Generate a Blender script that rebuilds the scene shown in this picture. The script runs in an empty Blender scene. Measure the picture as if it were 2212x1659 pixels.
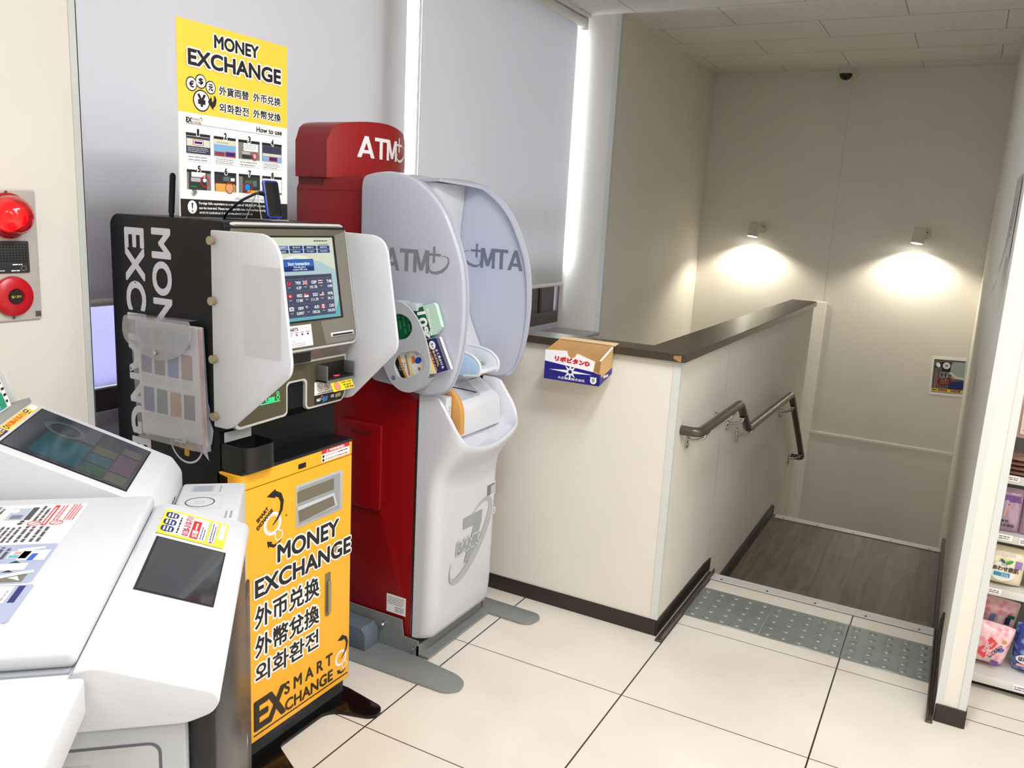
import bpy, bmesh, math, random
from mathutils import Vector, Matrix

random.seed(7)
SC = bpy.context.scene
COL = SC.collection
PI = math.pi

# ---------------------------------------------------------------- camera, world, lights, exposure
cam_d = bpy.data.cameras.new('camera')
cam_d.sensor_fit = 'HORIZONTAL'
cam_d.sensor_width = 36.0
cam_d.lens = 1784.69 / 2212.0 * 36.0
cam_d.clip_start = 0.02
cam = bpy.data.objects.new('camera', cam_d)
COL.objects.link(cam)
_r = Vector((0.87552614, 0.48022776, 0.05324727))
_d = Vector((0.14236819, -0.15109471, -0.97821352))
_f = Vector((-0.46171991, 0.86403222, -0.20065653))
cm = Matrix((( _r.x, -_d.x, -_f.x), (_r.y, -_d.y, -_f.y), (_r.z, -_d.z, -_f.z))).to_4x4()
cm.translation = Vector((0, 0, 1.55005))
cam.matrix_world = cm
SC.camera = cam

SC.view_settings.view_transform = 'Standard'
SC.view_settings.look = 'None'
SC.view_settings.gamma = 1.0
SC.view_settings.use_curve_mapping = False
SC.view_settings.exposure = 0.2
SC.cycles.use_denoising = True
SC.cycles.max_bounces = 10
SC.cycles.diffuse_bounces = 6
SC.cycles.sample_clamp_indirect = 6.0
SC.cycles.caustics_reflective = False
SC.cycles.caustics_refractive = False

world = bpy.data.worlds.new('world')
SC.world = world
world.use_nodes = True
_bg = world.node_tree.nodes['Background']
_bg.inputs[0].default_value = (0.90, 0.94, 1.0, 1)
_bg.inputs[1].default_value = 15.0


def area(name, loc, sx, sy, energy, color, rot=(0, 0, 0)):
    l = bpy.data.lights.new(name, 'AREA')
    l.shape = 'RECTANGLE'
    l.size, l.size_y = sx, sy
    l.energy = energy
    l.color = color
    o = bpy.data.objects.new(name, l)
    COL.objects.link(o)
    o.location = loc
    o.rotation_euler = rot
    return o


WARM = (1.0, 0.955, 0.89)
COOL = (0.985, 0.985, 1.0)
# the shop's recessed ceiling lamps, in rows over the sales floor
area('shop_ceiling_lamp', (-0.25, 1.35, 2.77), 0.25, 1.2, 38, COOL)
area('shop_ceiling_lamp', (-0.25, -1.2, 2.77), 0.25, 1.2, 14, COOL)
area('shop_ceiling_lamp', (0.85, 1.2, 2.77), 1.2, 0.25, 32, COOL)
area('shop_ceiling_lamp', (1.2, -0.6, 2.77), 1.2, 0.25, 28, COOL)
area('shop_ceiling_lamp', (3.2, 1.5, 2.77), 1.2, 0.25, 28, COOL)
area('shop_ceiling_lamp', (3.2, -0.6, 2.77), 1.2, 0.25, 28, COOL)


def spot(name, loc, target, energy, size, blend, color):
    l = bpy.data.lights.new(name, 'SPOT')
    l.energy = energy
    l.spot_size = size
    l.spot_blend = blend
    l.shadow_soft_size = 0.012
    l.color = color
    o = bpy.data.objects.new(name, l)
    COL.objects.link(o)
    o.location = loc
    o.rotation_euler = (Vector(target) - Vector(loc)).to_track_quat('-Z', 'Y').to_euler()
    return o


# ---------------------------------------------------------------- materials
def lin(c):
    return tuple(((x / 255.0) / 12.92 if x / 255.0 <= 0.04045 else (((x / 255.0) + 0.055) / 1.055) ** 2.4) for x in c) + (1.0,)


MATS = {}


def mat(name, rgb, rough=0.5, metal=0.0, emit=0.0, noise=0.0, nscale=30.0, bump=0.0, bscale=200.0, spec=None, alpha=None, trans=0.0, coat=0.0):
    """procedural material: a colour with a faint noise in it, optional bump"""
    if name in MATS:
        return MATS[name]
    m = bpy.data.materials.new(name)
    m.use_nodes = True
    nt = m.node_tree
    p = nt.nodes['Principled BSDF']
    p.inputs['Base Color'].default_value = lin(rgb)
    p.inputs['Roughness'].default_value = rough
    p.inputs['Metallic'].default_value = metal
    if spec is not None:
        p.inputs['Specular IOR Level'].default_value = spec
    if coat:
        p.inputs['Coat Weight'].default_value = coat
        p.inputs['Coat Roughness'].default_value = 0.08
    if emit:
        p.inputs['Emission Color'].default_value = lin(rgb)
        p.inputs['Emission Strength'].default_value = emit
    if alpha is not None:
        p.inputs['Alpha'].default_value = alpha
    if trans:
        p.inputs['Transmission Weight'].default_value = trans
    if noise:
        tc = nt.nodes.new('ShaderNodeTexCoord')
        n = nt.nodes.new('ShaderNodeTexNoise')
        n.inputs['Scale'].default_value = nscale
        n.inputs['Detail'].default_value = 6
        nt.links.new(tc.outputs['Object'], n.inputs['Vector'])
        r = nt.nodes.new('ShaderNodeMapRange')
        r.inputs[1].default_value = 0.3
        r.inputs[2].default_value = 0.7
        r.inputs[3].default_value = 1.0 - noise
        r.inputs[4].default_value = 1.0 + noise * 0.3
        nt.links.new(n.outputs['Fac'], r.inputs[0])
        mx = nt.nodes.new('ShaderNodeMix')
        mx.data_type = 'RGBA'
        mx.blend_type = 'MULTIPLY'
        mx.inputs[0].default_value = 1.0
        mx.inputs[6].default_value = lin(rgb)
        nt.links.new(r.outputs[0], mx.inputs[7])
        nt.links.new(mx.outputs[2], p.inputs['Base Color'])
    if bump:
        tc = nt.nodes.new('ShaderNodeTexCoord')
        n = nt.nodes.new('ShaderNodeTexNoise')
        n.inputs['Scale'].default_value = bscale
        nt.links.new(tc.outputs['Object'], n.inputs['Vector'])
        b = nt.nodes.new('ShaderNodeBump')
        b.inputs['Strength'].default_value = bump
        b.inputs['Distance'].default_value = 0.002
        nt.links.new(n.outputs['Fac'], b.inputs['Height'])
        nt.links.new(b.outputs['Normal'], p.inputs['Normal'])
    MATS[name] = m
    return m


def translucent(name, rgb, tl=0.45, rough=0.25, clear=0.0):
    """milky acrylic or plastic film: diffuse + translucent + gloss, optionally part clear"""
    if name in MATS:
        return MATS[name]
    m = bpy.data.materials.new(name)
    m.use_nodes = True
    nt = m.node_tree
    nt.nodes.remove(nt.nodes['Principled BSDF'])
    out = nt.nodes['Material Output']
    d = nt.nodes.new('ShaderNodeBsdfDiffuse')
    t = nt.nodes.new('ShaderNodeBsdfTranslucent')
    g = nt.nodes.new('ShaderNodeBsdfGlossy')
    lw = nt.nodes.new('ShaderNodeLayerWeight')
    lw.inputs['Blend'].default_value = 0.5
    pw = nt.nodes.new('ShaderNodeMath')
    pw.operation = 'POWER'
    pw.inputs[1].default_value = 4.0
    nt.links.new(lw.outputs['Facing'], pw.inputs[0])
    fr = nt.nodes.new('ShaderNodeMath')
    fr.operation = 'MULTIPLY_ADD'
    fr.inputs[1].default_value = 0.6
    fr.inputs[2].default_value = 0.035
    nt.links.new(pw.outputs[0], fr.inputs[0])
    for n in (d, t):
        n.inputs[0].default_value = lin(rgb)
    g.inputs['Roughness'].default_value = rough
    a = nt.nodes.new('ShaderNodeMixShader')
    a.inputs[0].default_value = tl
    nt.links.new(d.outputs[0], a.inputs[1])
    nt.links.new(t.outputs[0], a.inputs[2])
    last = a
    if clear:
        tr = nt.nodes.new('ShaderNodeBsdfTransparent')
        c = nt.nodes.new('ShaderNodeMixShader')
        c.inputs[0].default_value = clear
        nt.links.new(a.outputs[0], c.inputs[1])
        nt.links.new(tr.outputs[0], c.inputs[2])
        last = c
    b = nt.nodes.new('ShaderNodeMixShader')
    nt.links.new(fr.outputs[0], b.inputs[0])
    nt.links.new(last.outputs[0], b.inputs[1])
    nt.links.new(g.outputs[0], b.inputs[2])
    nt.links.new(b.outputs[0], out.inputs['Surface'])
    MATS[name] = m
    return m


def tile_floor():
    m = bpy.data.materials.new('floor_tiles')
    m.use_nodes = True
    nt = m.node_tree
    p = nt.nodes['Principled BSDF']
    tc = nt.nodes.new('ShaderNodeTexCoord')
    sp = nt.nodes.new('ShaderNodeSeparateXYZ')
    nt.links.new(tc.outputs['Object'], sp.inputs[0])

    def math_(op, a, b=None):
        n = nt.nodes.new('ShaderNodeMath')
        n.operation = op
        for i, v in enumerate((a, b)):
            if v is None:
                continue
            if isinstance(v, float):
                n.inputs[i].default_value = v
            else:
                nt.links.new(v, n.inputs[i])
        return n.outputs[0]

    def line(sock, off, half):
        a = math_('ADD', sock, -off + 60.0)
        a = math_('MODULO', a, 0.6)
        a = math_('SUBTRACT', a, 0.3)
        a = math_('ABSOLUTE', a)
        return math_('GREATER_THAN', a, 0.3 - half)
    lx = line(sp.outputs[0], -1.4065, 0.0026)
    ly = line(sp.outputs[1], 2.4021, 0.0018)
    g = math_('MAXIMUM', lx, ly)
    n = nt.nodes.new('ShaderNodeTexNoise')
    n.inputs['Scale'].default_value = 2.6
    n.inputs['Detail'].default_value = 8
    nt.links.new(tc.outputs['Object'], n.inputs['Vector'])
    cr = nt.nodes.new('ShaderNodeValToRGB')
    cr.color_ramp.elements[0].position = 0.32
    cr.color_ramp.elements[0].color = lin((214, 207, 196))
    cr.color_ramp.elements[1].position = 0.66
    cr.color_ramp.elements[1].color = lin((226, 220, 209))
    nt.links.new(n.outputs['Fac'], cr.inputs[0])
    mx = nt.nodes.new('ShaderNodeMix')
    mx.data_type = 'RGBA'
    nt.links.new(g, mx.inputs[0])
    nt.links.new(cr.outputs[0], mx.inputs[6])
    mx.inputs[7].default_value = lin((58, 48, 34))
    nt.links.new(mx.outputs[2], p.inputs['Base Color'])
    p.inputs['Roughness'].default_value = 0.38
    p.inputs['Specular IOR Level'].default_value = 0.35
    b = nt.nodes.new('ShaderNodeBump')
    b.inputs['Strength'].default_value = 0.4
    b.inputs['Distance'].default_value = 0.002
    b.invert = True
    nt.links.new(g, b.inputs['Height'])
    nt.links.new(b.outputs['Normal'], p.inputs['Normal'])
    return m


def ceiling_mat():
    m = bpy.data.materials.new('ceiling_boards')
    m.use_nodes = True
    nt = m.node_tree
    p = nt.nodes['Principled BSDF']
    tc = nt.nodes.new('ShaderNodeTexCoord')
    mp = nt.nodes.new('ShaderNodeMapping')
    mp.inputs['Location'].default_value = (0.987, -5.04, 0)
    nt.links.new(tc.outputs['Object'], mp.inputs['Vector'])
    br = nt.nodes.new('ShaderNodeTexBrick')
    br.offset = 0.5
    br.inputs['Scale'].default_value = 1.0
    br.inputs['Brick Width'].default_value = 0.99
    br.inputs['Row Height'].default_value = 0.469
    br.inputs['Mortar Size'].default_value = 0.003
    br.inputs['Mortar Smooth'].default_value = 0.1
    br.inputs['Color1'].default_value = lin((228, 224, 217))
    br.inputs['Color2'].default_value = lin((224, 220, 212))
    br.inputs['Mortar'].default_value = lin((160, 153, 141))
    nt.links.new(mp.outputs[0], br.inputs['Vector'])
    n = nt.nodes.new('ShaderNodeTexNoise')
    n.inputs['Scale'].default_value = 55
    n.inputs['Detail'].default_value = 10
    n.inputs['Roughness'].default_value = 0.75
    nt.links.new(tc.outputs['Object'], n.inputs['Vector'])
    r = nt.nodes.new('ShaderNodeMapRange')
    r.inputs[1].default_value = 0.3
    r.inputs[2].default_value = 0.48
    r.inputs[3].default_value = 0.82
    r.inputs[4].default_value = 1.0
    nt.links.new(n.outputs['Fac'], r.inputs[0])
    mx = nt.nodes.new('ShaderNodeMix')
    mx.data_type = 'RGBA'
    mx.blend_type = 'MULTIPLY'
    mx.inputs[0].default_value = 1.0
    nt.links.new(br.outputs['Color'], mx.inputs[6])
    nt.links.new(r.outputs[0], mx.inputs[7])
    nt.links.new(mx.outputs[2], p.inputs['Base Color'])
    p.inputs['Roughness'].default_value = 0.95
    return m


def wood_floor():
    m = bpy.data.materials.new('dark_wood_vinyl')
    m.use_nodes = True
    nt = m.node_tree
    p = nt.nodes['Principled BSDF']
    tc = nt.nodes.new('ShaderNodeTexCoord')
    mp = nt.nodes.new('ShaderNodeMapping')
    mp.inputs['Rotation'].default_value = (0, 0, PI / 2)
    nt.links.new(tc.outputs['Object'], mp.inputs['Vector'])
    br = nt.nodes.new('ShaderNodeTexBrick')
    br.offset = 0.37
    br.inputs['Scale'].default_value = 1.0
    br.inputs['Brick Width'].default_value = 0.92
    br.inputs['Row Height'].default_value = 0.152
    br.inputs['Mortar Size'].default_value = 0.0012
    br.inputs['Color1'].default_value = lin((84, 72, 58))
    br.inputs['Color2'].default_value = lin((104, 91, 74))
    br.inputs['Mortar'].default_value = lin((48, 40, 32))
    nt.links.new(mp.outputs[0], br.inputs['Vector'])
    m2 = nt.nodes.new('ShaderNodeMapping')
    m2.inputs['Scale'].default_value = (14, 1.6, 1)
    nt.links.new(tc.outputs['Object'], m2.inputs['Vector'])
    n = nt.nodes.new('ShaderNodeTexNoise')
    n.inputs['Scale'].default_value = 1.6
    n.inputs['Detail'].default_value = 9
    n.inputs['Distortion'].default_value = 0.8
    nt.links.new(m2.outputs[0], n.inputs['Vector'])
    r = nt.nodes.new('ShaderNodeMapRange')
    r.inputs[1].default_value = 0.3
    r.inputs[2].default_value = 0.72
    r.inputs[3].default_value = 0.62
    r.inputs[4].default_value = 1.3
    nt.links.new(n.outputs['Fac'], r.inputs[0])
    mx = nt.nodes.new('ShaderNodeMix')
    mx.data_type = 'RGBA'
    mx.blend_type = 'MULTIPLY'
    mx.inputs[0].default_value = 1.0
    nt.links.new(br.outputs['Color'], mx.inputs[6])
    nt.links.new(r.outputs[0], mx.inputs[7])
    nt.links.new(mx.outputs[2], p.inputs['Base Color'])
    p.inputs['Roughness'].default_value = 0.5
    return m


WALL = mat('wall_panel', (222, 218, 208), 0.62, noise=0.03, nscale=3.0, spec=0.3)
WALLTRIM = mat('corner_trim_grey', (205, 208, 205), 0.5)
SEAM = mat('panel_seam', (196, 190, 176), 0.6)
BASEB = mat('dark_baseboard', (44, 34, 27), 0.42, noise=0.1)
CAP = mat('dark_wood_cap', (62, 52, 40), 0.27, noise=0.18, nscale=18, spec=0.7)
STEEL = mat('satin_steel', (188, 184, 176), 0.32, 1.0)
ALU = mat('aluminium', (222, 221, 217), 0.4, 0.2)
CHROME = mat('chrome', (215, 215, 215), 0.12, 1.0)
DARKALU = mat('bronze_window_frame', (84, 80, 82), 0.4, 0.3)
BLACK = mat('kiosk_black', (9, 12, 18), 0.42, noise=0.06, nscale=200, spec=0.3)
INK = mat('print_black', (24, 21, 20), 0.5)
WHITEINK = mat('print_white', (246, 246, 246), 0.5)
YEL = mat('kiosk_yellow', (244, 176, 44), 0.36, spec=0.4)
YELP = mat('poster_yellow', (248, 198, 66), 0.5)
WHITE = mat('white_plastic', (228, 230, 233), 0.38)
PAPER = mat('paper', (240, 240, 240), 0.6)
RED = mat('machine_red', (132, 8, 15), 0.34, spec=0.4)
GREYTXT = mat('print_grey', (118, 122, 128), 0.5)
LGREY = mat('light_grey', (196, 200, 206), 0.45)
MGREY = mat('mid_grey', (146, 150, 152), 0.45)
SILVER = mat('silver_trim', (196, 197, 195), 0.34, 0.15)
BEZEL = mat('bezel_taupe', (104, 98, 84), 0.42, 0.35)
NAVY = mat('navy_print', (28, 34, 104), 0.5)
REDINK = mat('print_red', (206, 30, 36), 0.5)
BLUEINK = mat('print_blue', (40, 84, 190), 0.5)
GREEN = mat('print_green', (18, 112, 70), 0.5)
GLASSBLK = mat('dark_glass', (12, 13, 15), 0.06, spec=0.6)


# ---------------------------------------------------------------- mesh builder
def frame(o, u, v):
    """4x4 frame: local x = u, y = v, z = u x v, origin o"""
    u = Vector(u).normalized()
    v = Vector(v).normalized()
    n = u.cross(v)
    return Matrix(((u.x, v.x, n.x, o[0]), (u.y, v.y, n.y, o[1]), (u.z, v.z, n.z, o[2]), (0, 0, 0, 1)))


def rrect(u0, u1, v0, v1, r, n=5):
    if not isinstance(r, (tuple, list)):
        r = (r,) * 4
    pts = []
    for (cx, cy, a0, q) in ((u1, v1, 0, r[0]), (u0, v1, 90, r[1]), (u0, v0, 180, r[2]), (u1, v0, 270, r[3])):
        sx = -1 if cx == u1 else 1
        sy = -1 if cy == v1 else 1
        for k in range(n + 1):
            a = math.radians(a0 + 90.0 * k / n)
            pts.append((cx + sx * q + q * math.cos(a), cy + sy * q + q * math.sin(a)))
            if q == 0:
                break
    return pts


def rpoly(pts, r, n=4):
    """round the corners of a 2D polygon"""
    out = []
    N = len(pts)
    for i in range(N):
        p0, p1, p2 = Vector(pts[i - 1]), Vector(pts[i]), Vector(pts[(i + 1) % N])
        rr = r[i] if isinstance(r, (list, tuple)) else r
        a = (p0 - p1)
        b = (p2 - p1)
        d = min(rr, a.length * 0.49, b.length * 0.49)
        if d < 1e-6:
            out.append(tuple(p1))
            continue
        s = p1 + a.normalized() * d
        e = p1 + b.normalized() * d
        for k in range(n + 1):
            t = k / n
            q = s * (1 - t) ** 2 + p1 * 2 * t * (1 - t) + e * t * t
            out.append((q.x, q.y))
    return out


def spline(pts, k=4):
    """smooth a run of points (Catmull-Rom)"""
    out = []
    n = len(pts)
    for i in range(n - 1):
        p0, p1, p2, p3 = (Vector(pts[max(i - 1, 0)]), Vector(pts[i]), Vector(pts[i + 1]), Vector(pts[min(i + 2, n - 1)]))
        for j in range(k):
            t = j / k
            q = 0.5 * (2 * p1 + (p2 - p0) * t + (2 * p0 - 5 * p1 + 4 * p2 - p3) * t * t + (3 * p1 - p0 - 3 * p2 + p3) * t ** 3)
            out.append(tuple(q))
    out.append(tuple(pts[-1]))
    return out


def ell(cu, cv, ru, rv=None, n=28, a0=0.0, a1=360.0, rot=0.0):
    rv = ru if rv is None else rv
    c, s = math.cos(math.radians(rot)), math.sin(math.radians(rot))
    pts = []
    full = abs(a1 - a0) >= 359.9
    for k in range(n if full else n + 1):
        a = math.radians(a0 + (a1 - a0) * k / n)
        x, y = ru * math.cos(a), rv * math.sin(a)
        pts.append((cu + x * c - y * s, cv + x * s + y * c))
    return pts


TEXTS = {}


def text_mesh(s, res=3):
    if s in TEXTS:
        return TEXTS[s]
    cu = bpy.data.curves.new('lettering', 'FONT')
    cu.body = s
    cu.resolution_u = 6 if len(s) < 10 else res
    ob = bpy.data.objects.new('lettering', cu)
    me = bpy.data.meshes.new_from_object(ob)
    vs = [(v.co.x, v.co.y) for v in me.vertices]
    fs = [tuple(p.vertices) for p in me.polygons]
    cnt = {}
    for f in fs:
        for i in range(len(f)):
            k = tuple(sorted((f[i], f[(i + 1) % len(f)])))
            cnt[k] = cnt.get(k, 0) + 1
    be = [k for k, c in cnt.items() if c == 1]
    bpy.data.objects.remove(ob)
    bpy.data.curves.remove(cu)
    bpy.data.meshes.remove(me)
    TEXTS[s] = (vs, fs, be)
    return TEXTS[s]


WORLD = {}


class MB:
    def __init__(s, T=None):
        s.v, s.f, s.mi, s.ms = [], [], [], []
        s.T = T

    def _m(s, m):
        if m not in s.ms:
            s.ms.append(m)
        return s.ms.index(m)

    def add(s, vs, fs, m, T='self'):
        T = s.T if T == 'self' else T
        o = len(s.v)
        if T is None:
            s.v += [Vector(p) for p in vs]
        elif callable(T):
            s.v += [Vector(T(*p)) for p in vs]
        else:
            s.v += [T @ Vector(p) for p in vs]
        k = s._m(m)
        for f in fs:
            s.f.append(tuple(i + o for i in f))
            s.mi.append(k)
        return s

    def bm(s, b, m, T='self'):
        b.verts.index_update()
        s.add([tuple(v.co) for v in b.verts], [tuple(v.index for v in f.verts) for f in b.faces], m, T)
        b.free()
        return s

    def box(s, x0, x1, y0, y1, z0, z1, m, b=0.0, seg=2, T='self'):
        q = bmesh.new()
        bmesh.ops.create_cube(q, size=1.0)
        for v in q.verts:
            v.co = Vector(((x0 + x1) / 2 + v.co.x * (x1 - x0), (y0 + y1) / 2 + v.co.y * (y1 - y0), (z0 + z1) / 2 + v.co.z * (z1 - z0)))
        if b:
            bmesh.ops.bevel(q, geom=list(q.edges), offset=b, segments=seg, profile=0.5, affect='EDGES', clamp_overlap=True)
        return s.bm(q, m, T)

    def prism(s, pts, a0, a1, m, ax='z', b=0.0, seg=2, T='self'):
        q = bmesh.new()

        def P(p, a):
            return (p[0], p[1], a) if ax == 'z' else ((p[0], a, p[1]) if ax == 'y' else (a, p[0], p[1]))
        lo = [q.verts.new(P(p, a0)) for p in pts]
        hi = [q.verts.new(P(p, a1)) for p in pts]
        n = len(pts)
        q.faces.new(lo[::-1])
        q.faces.new(hi)
        for i in range(n):
            q.faces.new((lo[i], lo[(i + 1) % n], hi[(i + 1) % n], hi[i]))
        bmesh.ops.recalc_face_normals(q, faces=q.faces)
        if b:
            ed = [e for e in q.edges if (e.verts[0] in lo and e.verts[1] in lo) or (e.verts[0] in hi and e.verts[1] in hi)]
            bmesh.ops.bevel(q, geom=ed, offset=b, segments=seg, profile=0.5, affect='EDGES', clamp_overlap=True)
        big = [f for f in q.faces if len(f.verts) > 4]
        if big:
            bmesh.ops.triangulate(q, faces=big)
        return s.bm(q, m, T)

    def loft(s, rings, m, cap0=True, cap1=True, closed=True, T='self'):
        n = len(rings[0])
        vs = [p for r in rings for p in r]
        fs = []
        for k in range(len(rings) - 1):
            for i in range(n if closed else n - 1):
                j = (i + 1) % n
                fs.append((k * n + i, k * n + j, (k + 1) * n + j, (k + 1) * n + i))
        if cap0:
            fs.append(tuple(range(n))[::-1])
        if cap1:
            fs.append(tuple((len(rings) - 1) * n + i for i in range(n)))
        return s.add(vs, fs, m, T)

    def cyl(s, p0, p1, r0, m, r1=None, n=20, cap=True, T='self'):
        r1 = r0 if r1 is None else r1
        p0, p1 = Vector(p0), Vector(p1)
        d = (p1 - p0).normalized()
        a = d.orthogonal().normalized()
        b = d.cross(a)
        rings = []
        for p, r in ((p0, r0), (p1, r1)):
            rings.append([tuple(p + a * (r * math.cos(2 * PI * k / n)) + b * (r * math.sin(2 * PI * k / n))) for k in range(n)])
        return s.loft(rings, m, cap, cap, T=T)

    def tube(s, pts, r, m, n=12, rb=0.0, T='self'):
        """tube along a polyline; rb rounds its bends"""
        P = [Vector(p) for p in pts]
        if rb:
            Q = [P[0]]
            for i in range(1, len(P) - 1):
                a, b = P[i - 1] - P[i], P[i + 1] - P[i]
                d = min(rb, a.length * 0.45, b.length * 0.45)
                s0, e0 = P[i] + a.normalized() * d, P[i] + b.normalized() * d
                for k in range(7):
                    t = k / 6
                    Q.append(s0 * (1 - t) ** 2 + P[i] * 2 * t * (1 - t) + e0 * t * t)
            Q.append(P[-1])
            P = Q
        rings = []
        t = (P[1] - P[0]).normalized()
        a = t.orthogonal().normalized()
        for i, p in enumerate(P):
            if i == 0:
                t2 = (P[1] - P[0]).normalized()
            elif i == len(P) - 1:
                t2 = (P[-1] - P[-2]).normalized()
            else:
                t2 = ((P[i + 1] - p).normalized() + (p - P[i - 1]).normalized()).normalized()
            q = t.rotation_difference(t2)
            a = (q @ a).normalized()
            t = t2
            b = t.cross(a)
            rr = r(i / (len(P) - 1)) if callable(r) else r
            rings.append([tuple(p + a * (rr * math.cos(2 * PI * k / n)) + b * (rr * math.sin(2 * PI * k / n))) for k in range(n)])
        return s.loft(rings, m, T=T)

    def lathe(s, prof, m, n=28, T='self'):
        """profile of (r, h) spun about local z"""
        rings = [[(max(r, 1e-5) * math.cos(2 * PI * k / n), max(r, 1e-5) * math.sin(2 * PI * k / n), h) for k in range(n)] for r, h in prof]
        return s.loft(rings, m, T=T)

    # ---- flat print in the current frame: u, v on the face, n above it
    def poly(s, uv, n, m, T='self'):
        return s.add([(p[0], p[1], n) for p in uv], [tuple(range(len(uv)))], m, T)

    def rect(s, u0, u1, v0, v1, n, m, r=0.0, T='self'):
        return s.poly(rrect(u0, u1, v0, v1, r) if r else [(u0, v0), (u1, v0), (u1, v1), (u0, v1)], n, m, T)

    def band(s, outer, inner, n, m, T='self'):
        k = len(outer)
        vs = [(p[0], p[1], n) for p in outer] + [(p[0], p[1], n) for p in inner]
        return s.add(vs, [(i, (i + 1) % k, k + (i + 1) % k, k + i) for i in range(k)], m, T)

    def ring(s, cu, cv, r0, r1, n, m, seg=28, asp=1.0, T='self'):
        return s.band(ell(cu, cv, r1, r1 * asp, seg), ell(cu, cv, r0, r0 * asp, seg), n, m, T)

    def frame_line(s, u0, u1, v0, v1, w, n, m, r=0.0, T='self'):
        if r:
            return s.band(rrect(u0, u1, v0, v1, r), rrect(u0 + w, u1 - w, v0 + w, v1 - w, max(r - w, 0.0004)), n, m, T)
        for a in ((u0, u1, v0, v0 + w), (u0, u1, v1 - w, v1), (u0, u0 + w, v0, v1), (u1 - w, u1, v0, v1)):
            s.rect(*a, n, m, T=T)
        return s

    def stroke(s, pts, w, n, m, T='self'):
        L, R = [], []
        for i, p in enumerate(pts):
            p = Vector(p)
            a = Vector(pts[max(i - 1, 0)])
            b = Vector(pts[min(i + 1, len(pts) - 1)])
            t = (b - a).normalized()
            nn = Vector((-t.y, t.x))
            ww = (w(i / (len(pts) - 1)) if callable(w) else w) / 2
            L.append(tuple(p + nn * ww) + (n,))
            R.append(tuple(p - nn * ww) + (n,))
        k = len(L)
        return s.add(L + R, [(i, i + 1, k + i + 1, k + i) for i in range(k - 1)], m, T)

    def lines(s, u0, u1, v0, v1, rows, n, m, fill=0.45, seed=1, T='self'):
        """rows of print too small to read in the photograph"""
        rd = random.Random(seed)
        h = (v1 - v0) / rows
        for k in range(rows):
            v = v1 - h * (k + 0.5)
            u = u0
            end = u1 - (u1 - u0) * (0.3 * rd.random() if k == rows - 1 else 0.08 * rd.random())
            while u < end:
                w = h * (0.8 + 2.2 * rd.random())
                s.rect(u, min(u + w, end), v - h * fill / 2, v + h * fill / 2, n, m, T=T)
                u += w + h * 0.35
        return s

    def text(s, t, u0, u1, v0, v1, n, m, bold=0.0, out=None, ow=0.0, keep=False, slant=0.0, T='self'):
        """lettering fitted into the box u0..u1, v0..v1; bold and outline widths in units of its height"""
        vs, fs, be = text_mesh(t)
        if not vs:
            return s
        x0, x1 = min(p[0] for p in vs), max(p[0] for p in vs)
        y0, y1 = min(p[1] for p in vs), max(p[1] for p in vs)
        H = v1 - v0
        hb = bold * H / 2
        sx = (u1 - u0 - 2 * hb) / (x1 - x0)
        sy = (v1 - v0 - 2 * hb) / (y1 - y0)
        if keep:
            sx = min(sx, sy)
        P = [(u0 + hb + (p[0] - x0) * sx + slant * (p[1] - y0) * sy, v0 + hb + (p[1] - y0) * sy) for p in vs]

        def rim(w, nn, mm):
            V, F = [], []
            for a, b in be:
                A, B = Vector(P[a]), Vector(P[b])
                d = B - A
                if d.length < 1e-9:
                    continue
                d.normalize()
                q = Vector((-d.y, d.x)) * w
                o = len(V)
                e = nn + (len(F) * 37 % 199) * 2.5e-6      # pieces of one outline never share a plane
                V += [(*(A + q), e), (*(B + q), e), (*(B - q), e), (*(A - q), e)]
                F.append((o, o + 1, o + 2, o + 3))
            for a in {i for e in be for i in e}:
                o = len(V)
                e = nn + (len(F) * 37 % 199) * 2.5e-6
                V += [(P[a][0] + w * math.cos(PI * k / 4), P[a][1] + w * math.sin(PI * k / 4), e) for k in range(8)]
                F.append(tuple(range(o, o + 8)))
            s.add(V, F, mm, T)
        if out is not None:
            w = hb + ow * H
            rim(w, n, out)
            n += 0.0006
        if hb > 0:
            rim(hb, n, m)
            n += 0.0004
        s.add([(*p, n) for p in P], fs, m, T)
        return s

    def build(s, name, parent=None, label=None, smooth=40, origin=None):
        me = bpy.data.meshes.new(name)
        if parent is not None:
            inv = WORLD[parent].inverted()
        else:
            inv = Matrix.Translation(-Vector(origin)) if origin is not None else Matrix.Identity(4)
        me.from_pydata([tuple(inv @ v) for v in s.v], [], s.f)
        for m in s.ms:
            me.materials.append(m)
        me.polygons.foreach_set('material_index', s.mi)
        me.update()
        if smooth:
            me.polygons.foreach_set('use_smooth', [True] * len(me.polygons))
            me.set_sharp_from_angle(angle=math.radians(smooth))
        o = bpy.data.objects.new(name, me)
        COL.objects.link(o)
        if parent is not None:
            o.parent = parent
            WORLD[o] = WORLD[parent]
        else:
            if origin is not None:
                o.location = origin
            WORLD[o] = Matrix.Translation(Vector(origin)) if origin is not None else Matrix.Identity(4)
        if label:
            o['label'] = label
        return o


def tag(o, label, cat, group=None):
    o['label'] = label
    o['category'] = cat
    if group:
        o['group'] = group
    return o


def thing(name, label, cat, loc, group=None, rotz=0.0):
    o = bpy.data.objects.new(name, None)
    o.empty_display_size = 0.1
    COL.objects.link(o)
    o.location = loc
    o.rotation_euler = (0, 0, rotz)
    WORLD[o] = Matrix.Translation(Vector(loc)) @ Matrix.Rotation(rotz, 4, 'Z')
    return tag(o, label, cat, group)


def struct(mb, name, parent=None, smooth=0, label=None):
    o = mb.build(name, parent, smooth=smooth, label=label)
    o['kind'] = 'structure'
    return o


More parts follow.
